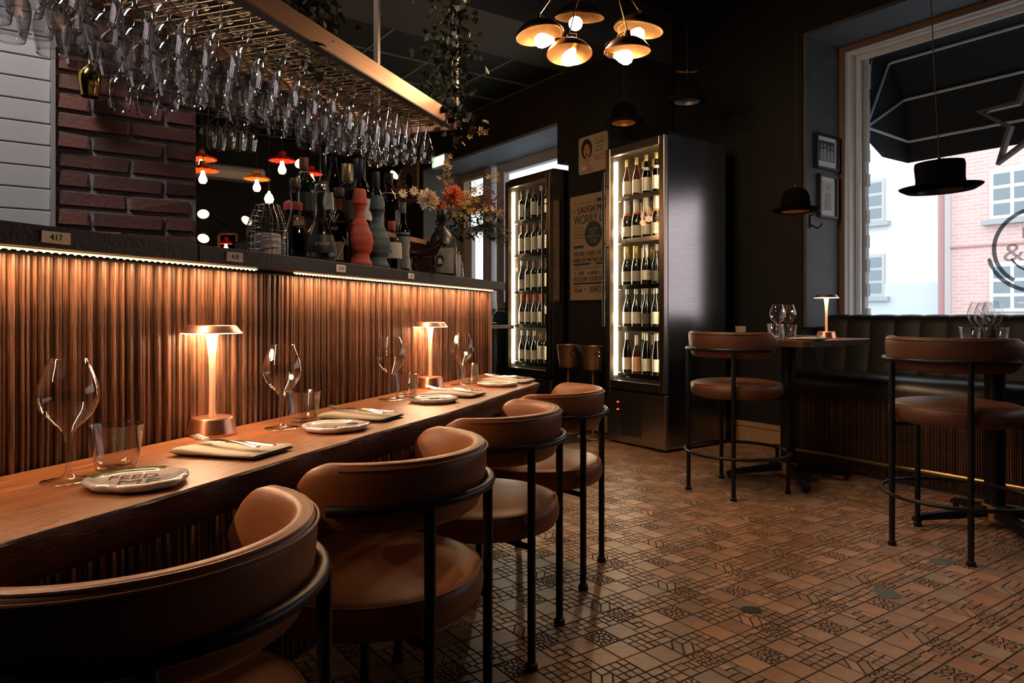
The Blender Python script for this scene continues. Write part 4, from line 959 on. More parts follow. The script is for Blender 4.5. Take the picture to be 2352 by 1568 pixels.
# ---------------- wine fridges ----------------
def pbox(nm, p_, a0, a1, b0, b1, z0, z1, m, bev=0, **k): return MB().box(((a0+a1)/2, (b0+b1)/2, (z0+z1)/2), (a1-a0, b1-b0, z1-z0), bev).build(nm, m, p_, (0,0,0), angle=30 if bev else 0, **k)
inner = mat('fridge_liner', (.55,.50,.42), .28, .7); ledf = emis('fridge_tube', (1,.80,.52), 16)
fglz = clear('fridge_glass', (.93,.93,.91), 1.45, 0, .5)
SHZ = (.571, .950, 1.287, 1.662, 2.010)
def fridge(a0, b0, wd, lab, dark):
    f_ = thing('wine_fridge', lab, 'wine fridge', R(a0, b0, 0), RR, 'wine fridges'); D = .72; H = 2.44; st_ = steel
    pbox('side_panel', f_, .05, D, 0, .03, .04, H, st_); pbox('side_panel', f_, .05, D, wd-.03, wd, .04, H, st_)
    pbox('back_panel', f_, D-.02, D, .03, wd-.03, .04, H, inner); pbox('top_panel', f_, .05, D, 0, wd, H-.02, H, st_)
    pbox('liner', f_, .05, D-.02, .03, wd-.03, .46, .475, inner); pbox('liner', f_, .05, D-.02, .03, wd-.03, H-.06, H-.02, inner)
    pbox('liner', f_, .05, D-.02, .03, .036, .475, H-.06, inner); pbox('liner', f_, .05, D-.02, wd-.036, wd-.03, .475, H-.06, inner)
    low = pbox('lower_panel', f_, .015, D, .0, wd, .02, .43, steelf, .004)
    g_ = MB()
    for i in range(22):
        for j in range(12):
            b_ = .25+.012*j*1.8*.9; z_ = .085+.0125*i
            if b_ < wd-.12: g_.box((.0125, b_+(.008 if i % 2 else 0), z_), (.004, .013, .006))
    g_.build('grille', blackm, low, (0,0,0), angle=0)
    for z_ in (.34, .28): MB().lathe([(.006,0),(.005,.004),(0,.005)], 8, (0,0,0)).build('indicator', emis('red_indicator', (1,.06,.03), 6), low, (.012, wd-.13, z_)).rotation_euler = (0, -pi/2, 0)
    d_ = f_
    fm = steelf if not dark else mat('dark_steel_frame', (.25,.20,.16), .3, 1)
    z0, z1 = .45, H-.03
    dr = pbox('door', f_, .0, .045, 0, .052, z0, z1, fm, .003); pbox('door_stile', dr, 0, .045, wd-.052, wd, z0, z1, fm, .003)
    pbox('door_rail', dr, 0, .045, .052, wd-.052, z1-.065, z1, fm, .003); pbox('door_rail', dr, 0, .045, .052, wd-.052, z0, z0+.065, MATS['dark_bronze'], .003)
    pbox('glass', dr, .02, .026, .052, wd-.052, z0+.065, z1-.065, fglz)
    hb = wd-.035 if not dark else .03
    h_ = MB().tube([(-.055, hb, .95), (-.055, hb, 2.22)], .012, 8)
    for z_ in (1.05, 2.1, 1.6): h_.tube([(-.055, hb, z_), (0, hb, z_)], .006, 6)
    h_.build('handle', black, dr, (0,0,0))
    for z_ in SHZ:
        s_ = pbox('shelf', f_, .075, D-.05, .05, wd-.05, z_-.008, z_, mat('shelf_glass', (.35,.33,.28), .15, .5))
        pbox('shelf_rail', s_, .07, .078, .05, wd-.05, z_-.032, z_+.004, chrome)
    t_ = MB().box((.075, wd-.055, (z0+z1)/2), (.016, .014, z1-z0-.20)); t_.build('light_tube', ledf, f_, (0,0,0), angle=0)
    t_ = MB().box((.075, .045, (z0+z1)/2), (.012, .010, z1-z0-.20)); t_.build('light_tube', ledf, f_, (0,0,0), angle=0)
    c_ = R(a0+.09, b0+wd-.07, 1.42); light('AREA', 'fridge_light', c_, 9*K_FR, (1,.80,.55), (pi/2, 0, RR+radians(180-20)), (.02, 1.8))
    c_ = R(a0+.09, b0+.06, 1.42); light('AREA', 'fridge_light', c_, 5*K_FR, (1,.80,.55), (pi/2, 0, RR+radians(20)), (.02, 1.8))
    return f_
fridge(4.012, 3.734, .645, 'tall steel wine fridge with a large brushed side, nearest the high tables', False)
fridge(4.15, 5.31, .74, 'tall dark-framed wine fridge standing in the window recess behind the bar end', True)
capg = mat('gold_foil', (.60,.45,.18), .35, .6); caps = mat('silver_foil', (.55,.54,.50), .3, .7); capr = mat('red_capsule', (.50,.05,.03), .4); capo = mat('pale_capsule', (.62,.52,.42), .5); capt = mat('turquoise_capsule', (.06,.42,.48), .4); orangeb = mat('orange_band', (.60,.16,.05), .5); capw = mat('white_foil', (.62,.60,.55), .45)
olive = cl('olive_wine_glass', (.10,.12,.05)); rosew = cl('rose_bottle', (.85,.38,.22), gain=1.2); 
V = {
 'rose_tall': (bottle_parts('burgundy', .037, .315, cl('pale_rose', (.85,.60,.38), gain=1.2), cap=capg, capz=(.80,1.0), lab=labelm, labz=(.08,.42), labw=3.6, n=16), 'pale rose wine bottle with gold capsule and blank cream label'),
 'white_bur': (bottle_parts('burgundy', .037, .315, olive, cap=capg, capz=(.84,1.0), lab=labelm, labz=(.08,.42), labw=3.6, neck=(capw,.60,.68), n=16), 'olive wine bottle with gold capsule and cream neck band'),
 'champ_w': (bottle_parts('champagne', .042, .32, darkgl, cap=capw, capz=(.68,1.0), lab=labelm, labz=(.08,.34), labw=3.8, neck=(orangeb,.62,.68), n=16), 'dark sparkling wine bottle with white foil and an orange neck band'),
 'champ_g': (bottle_parts('champagne', .042, .32, darkgl, cap=capg, capz=(.68,1.0), lab=mat('grey_label', (.42,.40,.34), .6), labz=(.10,.36), labw=3.0, n=16), 'dark sparkling wine bottle with gold foil'),
 'champ_s': (bottle_parts('champagne', .042, .32, darkgl, cap=caps, capz=(.68,1.0), lab=labelm, labz=(.12,.36), labw=3.2, n=16), 'dark sparkling wine bottle with silver foil'),
 'dark_s': (bottle_parts('burgundy', .039, .315, darkgl, cap=caps, capz=(.84,1.0), lab=labelm, labz=(.08,.38), labw=3.4, n=16), 'dark burgundy bottle with silver capsule and cream label'),
 'dark_n': (bottle_parts('burgundy', .039, .315, darkgl, cap=mat('grey_capsule', (.20,.18,.16), .4), capz=(.84,1.0), lab=mat('dark_label', (.10,.09,.07), .6), labz=(.08,.34), labw=2.4, n=16), 'dark burgundy bottle with small dark label'),
 'rose': (bottle_parts('burgundy', .039, .31, rosew, cap=capo, capz=(.74,1.0), lab=mat('peach_label', (.70,.36,.24), .6), labz=(.06,.44), labw=3.2, n=16), 'rose wine bottle with a peach capsule'),
 'green': (bottle_parts('slim', .036, .33, cl('deep_green', (.03,.10,.04)), cap=caps, capz=(.82,1.0), lab=labelm, labz=(.08,.38), labw=3.4, n=16), 'slender green riesling bottle with silver capsule'),
 'turq': (bottle_parts('slim', .037, .315, cl('green_clear', (.05,.12,.07)), cap=capt, capz=(.80,1.0), lab=labelm, labz=(.08,.46), labw=3.4, n=16), 'slender green bottle with turquoise capsule'),
 'bord': (bottle_parts('bordeaux', .038, .305, darkgl, cap=mat('bordeaux_capsule', (.10,.03,.025), .4), capz=(.80,1.0), lab=labelm, labz=(.12,.55), labw=3.3, n=16), 'dark bordeaux bottle with tall cream label'),
 'bord2': (bottle_parts('bordeaux', .038, .305, darkgl, cap=cork, capz=(.82,1.0), lab=mat('orange_label', (.55,.26,.10), .6), labz=(.10,.50), labw=3.3, n=16), 'dark bordeaux bottle with orange label'),
 'redcap': (bottle_parts('burgundy', .038, .305, darkgl, cap=capr, capz=(.78,1.0), lab=labelm, labz=(.08,.42), labw=3.8, n=16), 'dark wine bottle with red capsule and wide white label'),
 'bordb': (bottle_parts('bordeaux', .036, .295, darkgl, cap=cork, capz=(.84,1.0), lab=labelm, labz=(.34,.62), labw=3.0, n=16), 'dark bordeaux bottle with a label high on the body'),
}
P0 = {}
ordn = ['first', 'second', 'third', 'fourth', 'fifth', 'sixth', 'seventh']
lev = ['bottom', 'second-lowest', 'middle', 'second-highest', 'top']
FCAM = radians(-90)+RR*0
def row(a0, b0, wd, which, level, kinds, deep=1):
    n_ = len(kinds)
    for dpt in range(deep+1):
        for i, kd in enumerate(kinds):
            b_ = b0+wd-.115-(wd-.21)*i/(n_-1)+ (0 if dpt == 0 else -.03); a_ = a0+.135+.16*dpt
            parts, desc = V[kd]
            loc = R(a_, b_+rf.uniform(-.004,.004), SHZ[level]+.001)
            rz = math.atan2(loc.y, loc.x)-pi/2+rf.uniform(-.15,.15)
            lab = '%s, %s from the left in the %s row on the %s shelf of the %s wine fridge' % (desc.split(' with ')[0]+' with '+desc.split(' with ')[1] if ' with ' in desc else desc, ordn[i], ('front','back')[dpt], lev[level], which)
            words = lab.split()
            grp = 'bottles on the %s shelf of the %s wine fridge' % (lev[level], which)
            short = desc.split(' with ')
            lab = '%s, %s from left, %s row, %s shelf, %s fridge' % (short[1].replace(' and ', ' ').split(' label')[0].replace('a ', '',1)+' bottle' if len(short) > 1 else desc, ordn[i], ('front','back')[dpt], lev[level], which)
            if kd in P0: dup(P0[kd], loc, rz, lab, grp)
            else: P0[kd] = put(parts, 'wine_bottle', lab, loc, rz, grp)
RA = (4.012, 3.734, .645, 'right')
row(*RA, 4, ['rose_tall','rose_tall','white_bur','white_bur','white_bur'], 1); row(*RA, 3, ['champ_w']*5, 1); row(*RA, 2, ['champ_g','champ_g','champ_s','dark_n','champ_g'], 1)
row(*RA, 1, ['dark_s','dark_s','dark_n','dark_s','dark_s'], 1); row(*RA, 0, ['green','rose','green','green','turq'], 1)
LA = (4.15, 5.31, .74, 'left')
row(*LA, 4, ['bord','dark_n','bord','dark_n','bord','bord'], 0); row(*LA, 3, ['bord','bord','bord','bord','bord','bord2'], 1); row(*LA, 2, ['dark_s','bord','bord','bord','bord','bord2'], 0)
row(*LA, 1, ['redcap','redcap','redcap','redcap','bordb','bordb'], 0); row(*LA, 0, ['dark_s','dark_s','dark_s','bord','bord','dark_n'], 0)

# ---------------- posters on the pier ----------------
def on_wall(name, a, b, z, label, cat, group=None): return thing(name, label, cat, R(a, b, z), RR-pi/2, group)   # local x = right, -y = out of the wall, z up
PW, PH = .62, .975
po = on_wall('quote_poster', 4.346, 5.225-PW/2, 1.672, 'tan typographic poster with dark lettering reading LAUGH MORE WORRY LESS', 'poster')
MB().box((0, -.004, 0), (PW+.02, .008, PH+.03)).build('backing', blackm, po, (0,0,0), angle=0); MB().box((0, -.009, 0), (PW, .003, PH)).build('sheet', paper, po, (0,0,0), angle=0)
pk = MB(); pt = MB(); XL = -PW/2+.055; XR = PW/2-.04
def pl(mb, w_, z, h, x0=None, x1=None):
    x0 = XL if x0 is None else x0; x1 = XR if x1 is None else x1
    for dx_, dy_ in ((-.0022*(h > .03), 0), (.0022*(h > .03), -.0002)): word(mb, w_, Matrix.Translation(((x0+x1)/2+dx_, -.0112+dy_, z)), h, x1-x0)
pbars = {}
def bar_(mb, z, h, x0=XL, x1=XR): pbars.setdefault(id(mb), MB()).box(((x0+x1)/2, -.0112, z), (x1-x0, .0012, h))
def ZP(v): return (573-v)/239*PH     # poster lines by their height down the sheet
pl(pt, "IT'S A GOOD DAY TO", ZP(472), .022, XL, XL+.30); bar_(pt, ZP(470), .034, XL+.32, XR); pl(pk, 'LAUGH MORE', ZP(487), .066, XL+.06, XR); bar_(pt, ZP(488), .012, XL, XL+.015)
pl(pt, 'WORRY LESS', ZP(509), .085)
for k in range(4): bar_(pt, ZP(529+7*k), .004, XL, XL+.15)
disc = MB(); disc.T = Matrix.Translation((.02, -.0112, ZP(545))) @ Matrix.Rotation(pi/2, 4, 'X'); disc.lathe([(0,0),(.118,0),(.118,.001),(0,.001)], 40); pt.v += []; 
disc.build('roundel', mat('poster_teal', (.045,.07,.07), .7), po, (0,0,0), angle=0)
pw_ = MB()
for w_, z, h in (('BE THE', 534, .022), ('BEST', 542, .022), ('VERSION OF', 550, .022), ('YOU', 560, .030)): word(pw_, w_, Matrix.Translation((.02, -.0125, ZP(z))), h, {'VERSION OF': .17}.get(w_))
bar_(pt, ZP(571), .026, XL, XL+.14); bar_(pt, ZP(571), .026, .14, XR); pl(pt, 'WORK HARD BE KIND', ZP(587), .044)
bar_(pt, ZP(594.5), .003); pl(pk, 'EVERY DAY MAY NOT BE GOOD', ZP(602), .036); bar_(pt, ZP(611), .022, XL, -.03); bar_(pt, ZP(611), .022, .06, XR); pl(pt, 'BUT', ZP(611), .020, -.02, .05)
pl(pt, 'THERE IS SOMETHING GOOD IN EVERY DAY', ZP(620), .022)
for w_, x0, x1 in (('LIVE', XL+.07, XL+.15), ('LAUGH', -.03, .09), ('LOVE', .16, .25)): pl(pk, w_, ZP(631.5), .032, x0, x1)
for x in (XL+.02, XL+.20, .13): bar_(pk, ZP(631.5), .014, x-.007, x+.007)
pl(pt, 'FOLLOW YOUR DREAMS', ZP(645), .045); bar_(pk, ZP(655), .014); pl(pt, 'INSIST', ZP(661), .012, XL, XL+.12); pl(pk, 'TO BE', ZP(671), .034, XL, XL+.12); pl(pt, '>', ZP(668), .034, XL+.15, XL+.18); pl(pt, 'AWESOME', ZP(669), .062, XL+.22, XR)
pk.build('black_lettering', mat('poster_black', (.02,.012,.010), .7), po, (0,0,0), angle=0); pt.build('teal_lettering', MATS['poster_teal'], po, (0,0,0), angle=0); pbars[id(pk)].build('black_bars', MATS['poster_black'], po, (0,0,0), angle=0, kind='stuff'); pbars[id(pt)].build('teal_bars', MATS['poster_teal'], po, (0,0,0), angle=0, kind='stuff'); pw_.build('pale_lettering', paper, po, (0,0,0), angle=0)
sg_ = on_wall('tin_sign', 4.346, 4.91, 2.525, 'cream tin sign with a laughing dark-haired woman holding a cup', 'sign')
SW, SH2 = .40, .345
q_ = MB(); q_.T = Matrix.Rotation(pi/2, 4, 'X'); rr_ = .03
q_.prism([(sx*(SW/2-rr_)+rr_*cos(a), sy*(SH2/2-rr_)+rr_*sin(a)) for sx, sy, a0_ in ((1,1,0),(-1,1,90),(-1,-1,180),(1,-1,270)) for a in [radians(a0_+22.5*i) for i in range(5)]], 0, .004); q_.build('plate', mat('sign_cream', (.50,.40,.27), .5), sg_, (0,0,0), angle=0)
def flat(mat_, nm, polys, y=-.0052, parent=sg_):
    mb = MB()
    for P in polys: mb.add([(x, y, z) for x, z in P], [tuple(range(len(P)))])
    mb.build(nm, mat_, parent, (0,0,0), angle=0)
def el(cx_, cz, rx, rz_, n=20, rot=0, wv=0): return [(cx_+(rx*cos(2*pi*i/n)*(1+wv*sin(5*2*pi*i/n)))*cos(rot)-(rz_*sin(2*pi*i/n))*sin(rot), cz+(rx*cos(2*pi*i/n)*(1+wv*sin(5*2*pi*i/n)))*sin(rot)+(rz_*sin(2*pi*i/n))*cos(rot)) for i in range(n)]
skinc = mat('print_skin', (.55,.27,.17), .6)
flat(mat('print_hair', (.035,.018,.014), .6), 'printed_hair', [el(-.085,.055,.075,.095,28,.15,.04)])
flat(skinc, 'printed_face', [el(-.082,.035,.046,.066,20,.1), el(-.075,-.05,.026,.05), [(-.17,-.16),(-.10,-.095),(-.04,-.09),(.02,-.16)]], -.0056)
flat(mat('print_red', (.42,.04,.03), .6), 'printed_lips', [el(-.085,.0,.018,.011,14,.15)], -.006)
flat(MATS['print_hair'], 'printed_eyes', [el(-.104,.048,.009,.004,10), el(-.062,.053,.009,.004,10), el(-.104,.062,.013,.0025,10,.1), el(-.062,.068,.013,.0025,10,-.1)], -.006)
flat(paperw, 'printed_cup', [[(-.16,-.10),(-.09,-.10),(-.10,-.14),(-.15,-.14)], el(-.10+.012,-.117,.012,.01,12)], -.0062)
m_ = MB(); mr_ = MB()
for w_, z, h, x0, x1 in (('Stop Aside', .125, .020, .02, .17), ('Coffee', .092, .030, .035, .15), ('This is', .050, .020, .05, .14), ('a Job for', .018, .020, .03, .15)): word(m_, w_, Matrix.Translation(((x0+x1)/2, -.0056, z)), h, x1-x0)
word(mr_, 'Alcohol', Matrix.Translation((.095, -.0056, -.030)) @ Matrix.Rotation(radians(-4), 4, 'Y'), .040, .16); mr_.box((.09, -.005, -.066), (.14, .001, .006))
m_.build('black_lettering', ink, sg_, (0,0,0), angle=0); mr_.build('red_lettering', MATS['print_red'], sg_, (0,0,0), angle=0)
# portrait picture and exit light on the far brown wall
ex = Q(1012, 371, 8.2); pa = lambda p_: (p_.x*cos(TH)+p_.y*sin(TH), -p_.x*sin(TH)+p_.y*cos(TH))
def wallpt(u, v, a):
    dx = (u-CX)/F; Y = a/(dx*cos(TH)+sin(TH)); return Y, (-dx*sin(TH)+cos(TH))*Y, EYE+(CY-v)*Y/F
Y, b_, z_ = wallpt(936, 425, 4.33)
fr = on_wall('framed_portrait', 4.34, b_, z_, 'pale framed picture with a dark curly-haired head on the far brown wall', 'picture')
MB().box((0, -.012, 0), (.62, .022, .52)).build('panel', mat('picture_tan', (.22,.16,.10), .7), fr, (0,0,0), angle=0)
MB().box((.31, -.014, 0), (.022, .03, .54)).build('frame_edge', mat('picture_gold', (.5,.35,.15), .4), fr, (0,0,0), angle=0)
flat(MATS['print_hair'], 'printed_hair', [el(.06, -.02, .10, .17, 26, 0, .06)], -.0245, fr); flat(mat('print_dim', (.09,.06,.045), .7), 'printed_face', [el(.07, -.05, .045, .09)], -.0255, fr)
Y, b_, z_ = wallpt(1012, 371, 4.30)
ex = on_wall('exit_light', 4.30, b_, z_, 'small glowing green and yellow exit light on the far wall above the flowers', 'exit light')
MB().box((0,0,0), (.30, .06, .15)).build('housing', white, ex, (0,0,0), angle=0); MB().box((.02,-.032,0), (.24,.004,.11)).build('lit_panel', emis('exit_glow', (.95,1,.30), 7), ex, (0,0,0), angle=0); MB().box((-.125,-.033,0), (.05,.004,.11)).build('green_panel', emis('exit_green', (.15,.8,.15), 4), ex, (0,0,0), angle=0)
# pictures and hook on the window reveal (plane b = 3.21)
def on_reveal(name, u, v, label, cat, group=None):
    dx = (u-CX)/F; Y = 3.205/(-dx*sin(TH)+cos(TH)); a = (dx*cos(TH)+sin(TH))*Y
    return thing(name, label, cat, R(a, 3.205, EYE+(CY-v)*Y/F), RR, group)
for u, v, w_, h_, lab, kind in ((1897, 351, .30, .26, 'black-framed photograph of four people on the window reveal, upper of two', 0), (1899, 452, .235, .325, 'black-framed portrait photograph on the window reveal, lower of two', 1)):
    p_ = on_reveal('framed_photograph', u, v, lab, 'picture', 'photographs on the reveal'); hw, hh = w_/2, h_/2
    for x, z, sx, sz in ((0,hh,w_,.018),(0,-hh,w_,.018),(-hw,0,.018,h_+.018),(hw,0,.018,h_+.018)): MB().box((x, -.012, z), (sx, .024, sz)).build('frame', black, p_, (0,0,0), angle=0)
    MB().box((0,-.004,0), (w_-.018,.006,h_-.018)).build('mount', paperw, p_, (0,0,0), angle=0)
    if kind == 0:
        flat(mat('photo_dark', (.05,.05,.055), .4), 'photo', [[(-.11,-.07),(.11,-.07),(.11,.09),(-.11,.09)]], -.0078, p_)
        flat(mat('photo_grey', (.36,.36,.38), .4), 'figures', [P for x, k in ((-.07,0),(-.025,.008),(.025,-.004),(.075,0)) for P in (el(x,.045+k,.012,.016,12), [(x-.02,-.065),(x+.02,-.065),(x+.018,.02+k),(x-.018,.02+k)])], -.0084, p_)
    else:
        flat(mat('photo_sepia', (.38,.34,.33), .4), 'photo', [[(-.075,-.11),(.075,-.11),(.075,.12),(-.075,.12)]], -.0078, p_)
        flat(mat('photo_mid', (.17,.15,.15), .4), 'figure', [el(0,.07,.018,.024,14), [(-.05,-.11),(.05,-.11),(.035,.03),(-.035,.03)]], -.0084, p_)
hk = on_reveal('coat_hook', 1863, 508, 'dark metal coat hook on the window reveal below the bowler hat lamp', 'hook')
MB().box((0,-.004,0), (.035,.006,.11), .002).build('back_plate', black, hk, (0,0,0))
MB().tube([(0,-.006,.045),(0,-.04,.07),(0,-.07,.075)], .006, 6).tube([(0,-.006,-.03),(0,-.05,-.06),(0,-.085,-.045),(0,-.09,-.02)], .006, 6).build('prong', black, hk, (0,0,0))

# ---------------- booth, foot rail, high tables ----------------
bo = thing('booth_bench', 'long black leather booth bench with channelled back under the shop window', 'bench', R(4.45, 3.06, 0), RR); BL = 4.2
sp = [(0,.50),(.0,.575),(.008,.600),(.025,.623),(.050,.640),(.085,.652),(.14,.658),(.62,.645),(.62,.50)]
m_ = MB()
def slab(y0, y1, prof, bev=.02):
    rs = []
    for y, k in ((y0, .0), (y0-bev*.3, .6), (y0-bev, 1), (y1+bev, 1), (y1+bev*.3, .6), (y1, 0)):
        rs.append([(x+(.02*(1-k) if x < .3 else 0), y, z-(.02*(1-k) if z > .57 else 0)) for x, z in prof])
    return rs
m_ = MB(); m_.rings(slab(-.01, -1.62, sp), True, True); m_.rings(slab(-1.63, -BL, sp), True, True); m_.build('seat_cushion', booth, bo, (0,0,0), angle=50)
k = 0; y = -.0; bm = None
while y > -BL:
    w_ = .172; m_ = MB(); rs = []
    for i in range(7):
        yy = -w_*i/6; bu = .010*sin(pi*i/6)**.5 if 0 < i < 6 else 0
        rs.append([(.55-bu, yy, .62), (.585-bu, yy, .80), (.60-bu, yy, .98), (.62-bu*.6, yy, 1.030+bu*.5), (.655, yy, 1.045+bu*.5), (.70, yy, 1.03), (.70, yy, .62)])
    if bm is None: m_.rings(rs, True, True); bm = m_.mesh('back_channel', mat('black_leather_back', (.006,.007,.008), .5, spec=.25), 70)
    ob('back_channel', bm, bo, (0, y, 0)); y -= w_
pbox('plinth', bo, .06, .58, -BL, 0, .0, .50, MATS['panel_backing'])
y = 0; rnn = random.Random(9); rbs = {}
nrib = 0
while y > -2.75 and nrib < 290:
    w_ = rnn.choice((.008,.010,.013))
    if w_ not in rbs: rbs[w_] = MB().rings([[(.0,-w_/2+.0006,z),(-.010,-w_/4,z),(-.010,w_/4,z),(0,w_/2-.0006,z)] for z in (.03,.50)], True, True).mesh('strip', walnut, 0)
    ob('strip', rbs[w_], bo, (.06, y-w_/2, 0)); y -= w_+.0006; nrib += 1
frl = thing('foot_rail', 'brass foot rail along the front of the booth bench', 'foot rail', R(4.40, 3.06, 0), RR)
MB().tube([(0,0,.125),(0,-BL,.125)], .014, 10).build('tube', brass, frl, (0,0,0))
for y in (-.03, -1.4, -2.8): MB().tube([(0,y,.115),(0,y,.0)], .012, 8).build('post', black, frl, (0,0,0))
def high_table(a, b, w_, label, fr_=None):
    t_ = thing('high_table', label, 'table', R(a, b, 0), RR, 'high tables by the booth'); hw = w_/2
    top = MB(); P = [(sx*(hw-.05)+.05*cos(q), sy*(hw-.05)+.05*sin(q)) for sx, sy, a0_ in ((1,1,0),(-1,1,90),(-1,-1,180),(1,-1,270)) for q in [radians(a0_+15*i) for i in range(7)]]
    top.prism(P, .862, .900, .004); top.build('table_top', mat('dark_table_wood', (.12,.05,.028), .32, col2=(.05,.022,.014), vscale=5, stretch=(10,1,4), bump=.2, bscale=20), t_, (0,0,0), angle=30)
    lathe_ob('column', [(.045,.06),(.045,.85),(.11,.855),(.11,.862)], black, t_, 24)
    for q in (45, 135, 225, 315):
        c, s_ = cos(radians(q+5)), sin(radians(q+5)); ft = MB(); rs = []
        for r_, z_, w2, h2 in ((.03,.085,.03,.05),(.20,.060,.026,.035),(.34,.045,.022,.028),(.385,.030,.020,.02)): rs.append([(r_*c-w2*s_, r_*s_+w2*c, z_-h2/2),(r_*c+w2*s_, r_*s_-w2*c, z_-h2/2),(r_*c+w2*.7*s_, r_*s_-w2*.7*c, z_+h2/2),(r_*c-w2*.7*s_, r_*s_+w2*.7*c, z_+h2/2)])
        ft.rings(rs, True, True); ft.lathe([(.014,0),(.014,.022),(.008,.024)], 10, (.36*c,.36*s_,0), True); ft.build('foot', black, t_, (0,0,0), angle=40)
    lathe_ob('base_ring', [(.052,.035),(.055,.035),(.055,.11),(.046,.115)], brass, t_, 24)
    return t_
high_table(4.05, 2.71, .72, 'dark wood high table with rounded corners beside the wine fridge')
high_table(3.97, 1.51, .74, 'dark wood high table with rounded corners under the flat-topped hat lamp')
H9 = .901
def TG(u, a, b): return R(a, b, H9)
def sxy(p_): return p_
# table by the fridge
A1 = lambda da, db: R(4.05+da, 2.71+db, H9); A2 = lambda da, db: R(3.97+da, 1.51+db, H9)
def at_a(u, a):   # point on the table height at picture column u and room depth a
    dx = (u-CX)/F; Y = a/(dx*cos(TH)+sin(TH)); return Vector((dx*Y, Y, H9))
wine(at_a(1786, 3.93), 'left of two clear wine glasses on the high table by the wine fridge', 'wine glasses on the high tables', .97)
wine(at_a(1811, 4.13), 'right of two clear wine glasses on the high table by the wine fridge', 'wine glasses on the high tables', .97)
tumbler(at_a(1779, 4.13), 'left clear tumbler on the high table by the wine fridge', 'tumblers on the high tables'); tumbler(at_a(1812, 3.88), 'right clear tumbler on the high table by the wine fridge', 'tumblers on the high tables')
copper_lamp(at_a(1898, 4.14), 'copper table lamp on the high table in front of the window reveal')
g = at_a(1853, 3.82); napkin(g, RR-pi/2+.1, 'folded grey napkin on the high table by the wine fridge, beside the lamp', s=.9, grp='napkins on the high tables'); setting(g, RR-pi/2+.1, 'on the high table beside the lamp')
g = at_a(1752, 3.86); napkin(g, RR, 'dark folded napkin behind the backrest on the high table by the wine fridge', s=.8, grp='napkins on the high tables')
plate(at_a(1722, 4.02), 0, 'pale plate on the high table by the fridge, right of the cup', 5, .075, 'plates on the high tables')
cp = thing('coffee_cup', 'pale stoneware cup on a saucer at the left of the high table', 'cup', at_a(1701, 4.22), .6)
lathe_ob('saucer', [(0,.003),(.04,.004),(.07,.012),(.071,.010),(.045,0),(0,0)], ceramic, cp); lathe_ob('cup', [(0,.008),(.022,.008),(.031,.014),(.036,.05),(.0365,.066),(.034,.066),(.032,.02),(0,.014)], mat('cup_clay', (.38,.32,.26), .5), cp)
MB().tube([(.034,0,.055),(.052,0,.052),(.054,0,.035),(.040,0,.022),(.033,0,.024)], .004, 6).build('handle', MATS['cup_clay'], cp, (0,0,0))
# table under the flat-topped hat
for u, a, s_, w_ in ((2246, 4.08, 1, 'left'), (2262, 3.82, .96, 'middle'), (2279, 3.98, 1, 'right')): wine(at_a(u, a), '%s of three clear wine glasses on the high table nearest the window' % w_, 'wine glasses on the high tables', s_*.97)
tumbler(at_a(2228, 3.80), 'left clear tumbler on the high table nearest the window', 'tumblers on the high tables'); tumbler(at_a(2291, 3.76), 'right clear tumbler on the high table nearest the window', 'tumblers on the high tables')
plate(at_a(2205, 3.72), .4, 'pale plate on the high table nearest the window, left of the tumblers', 6, .085, 'plates on the high tables'); plate(at_a(2335, 3.74), 1.0, 'pale plate at the right edge of the high table nearest the window', 7, .085, 'plates on the high tables')
g = at_a(2155, 3.80); napkin(g, RR+.3, 'dark folded napkin with cutlery on the high table nearest the window', s=.9, grp='napkins on the high tables'); setting(g, RR+.3, 'on the high table nearest the window')
pm = thing('pepper_mill', 'small black egg-shaped mill between the glasses on the high table', 'mill', at_a(2277, 3.70)); lathe_ob('body', [(0,0),(.016,.002),(.021,.02),(.023,.045),(.020,.07),(.013,.092),(.004,.104),(0,.105)], blackm, pm)

# ---------------- hat lamps ----------------
feltm = mat('black_felt', (.0025,.0025,.003), 1.0, spec=.05); goldin = mat('gold_hat_lining', (.55,.30,.10), .4, .6); silin = mat('silver_hat_lining', (.30,.27,.28), .4, .6)
def hat(u, v, Y, dia, kind, lining, label, tilt=(0,0,0)):
    loc = Q(u, v, Y); h_ = thing('hat_lamp', label, 'hat lamp', loc, 0, 'hat pendant lamps', rot=tilt); r = dia/2
    wb = lambda a, rr, z: 1+(.10*cos(2*a) if rr > r*.7 else .05*cos(2*a))
    if kind == 'bowler': pr_ = [(r*.60,.0),(r*.80,-.004),(r*.95,.004),(r,.016),(r*.985,.020),(r*.93,.010),(r*.78,.006),(r*.64,.010),(r*.645,.05),(r*.60,.10),(r*.48,.135),(r*.28,.152),(0,.156)]
    else: pr_ = [(r*.58,.0),(r*.80,-.002),(r*.97,.016),(r,.024),(r*.97,.026),(r*.8,.012),(r*.63,.012),(r*.60,.06),(r*.62,.125),(r*.60,.145),(r*.50,.146),(r*.46,.138),(0,.138)]
    MB().lathe(pr_, 48, wob=wb if kind != 'bowler' else None).build('hat', feltm, h_, (0,0,0), angle=50)
    lathe_ob('lining', [(r*.60,.001),(r*.58,.09),(r*.40,.12),(0,.13)] if kind == 'bowler' else [(r*.57,.001),(r*.55,.11),(0,.12)], lining, h_, 32)
    top = .155 if kind == 'bowler' else .137
    MB().tube([(0,0,top),(0,0,3.84-loc.z)], .0028, 5).build('cable', blackm, h_, (0,0,0)); lathe_ob('gland', [(.012,top-.004),(.012,top+.02),(.005,top+.03)], black, h_, 12)
    if lining is goldin: lathe_ob('bulb', [(0,.05),(.014,.055),(.018,.07),(.012,.09),(.010,.11)], emis('dim_bulb', (1,.55,.2), 2.0), h_, 12)
    return h_
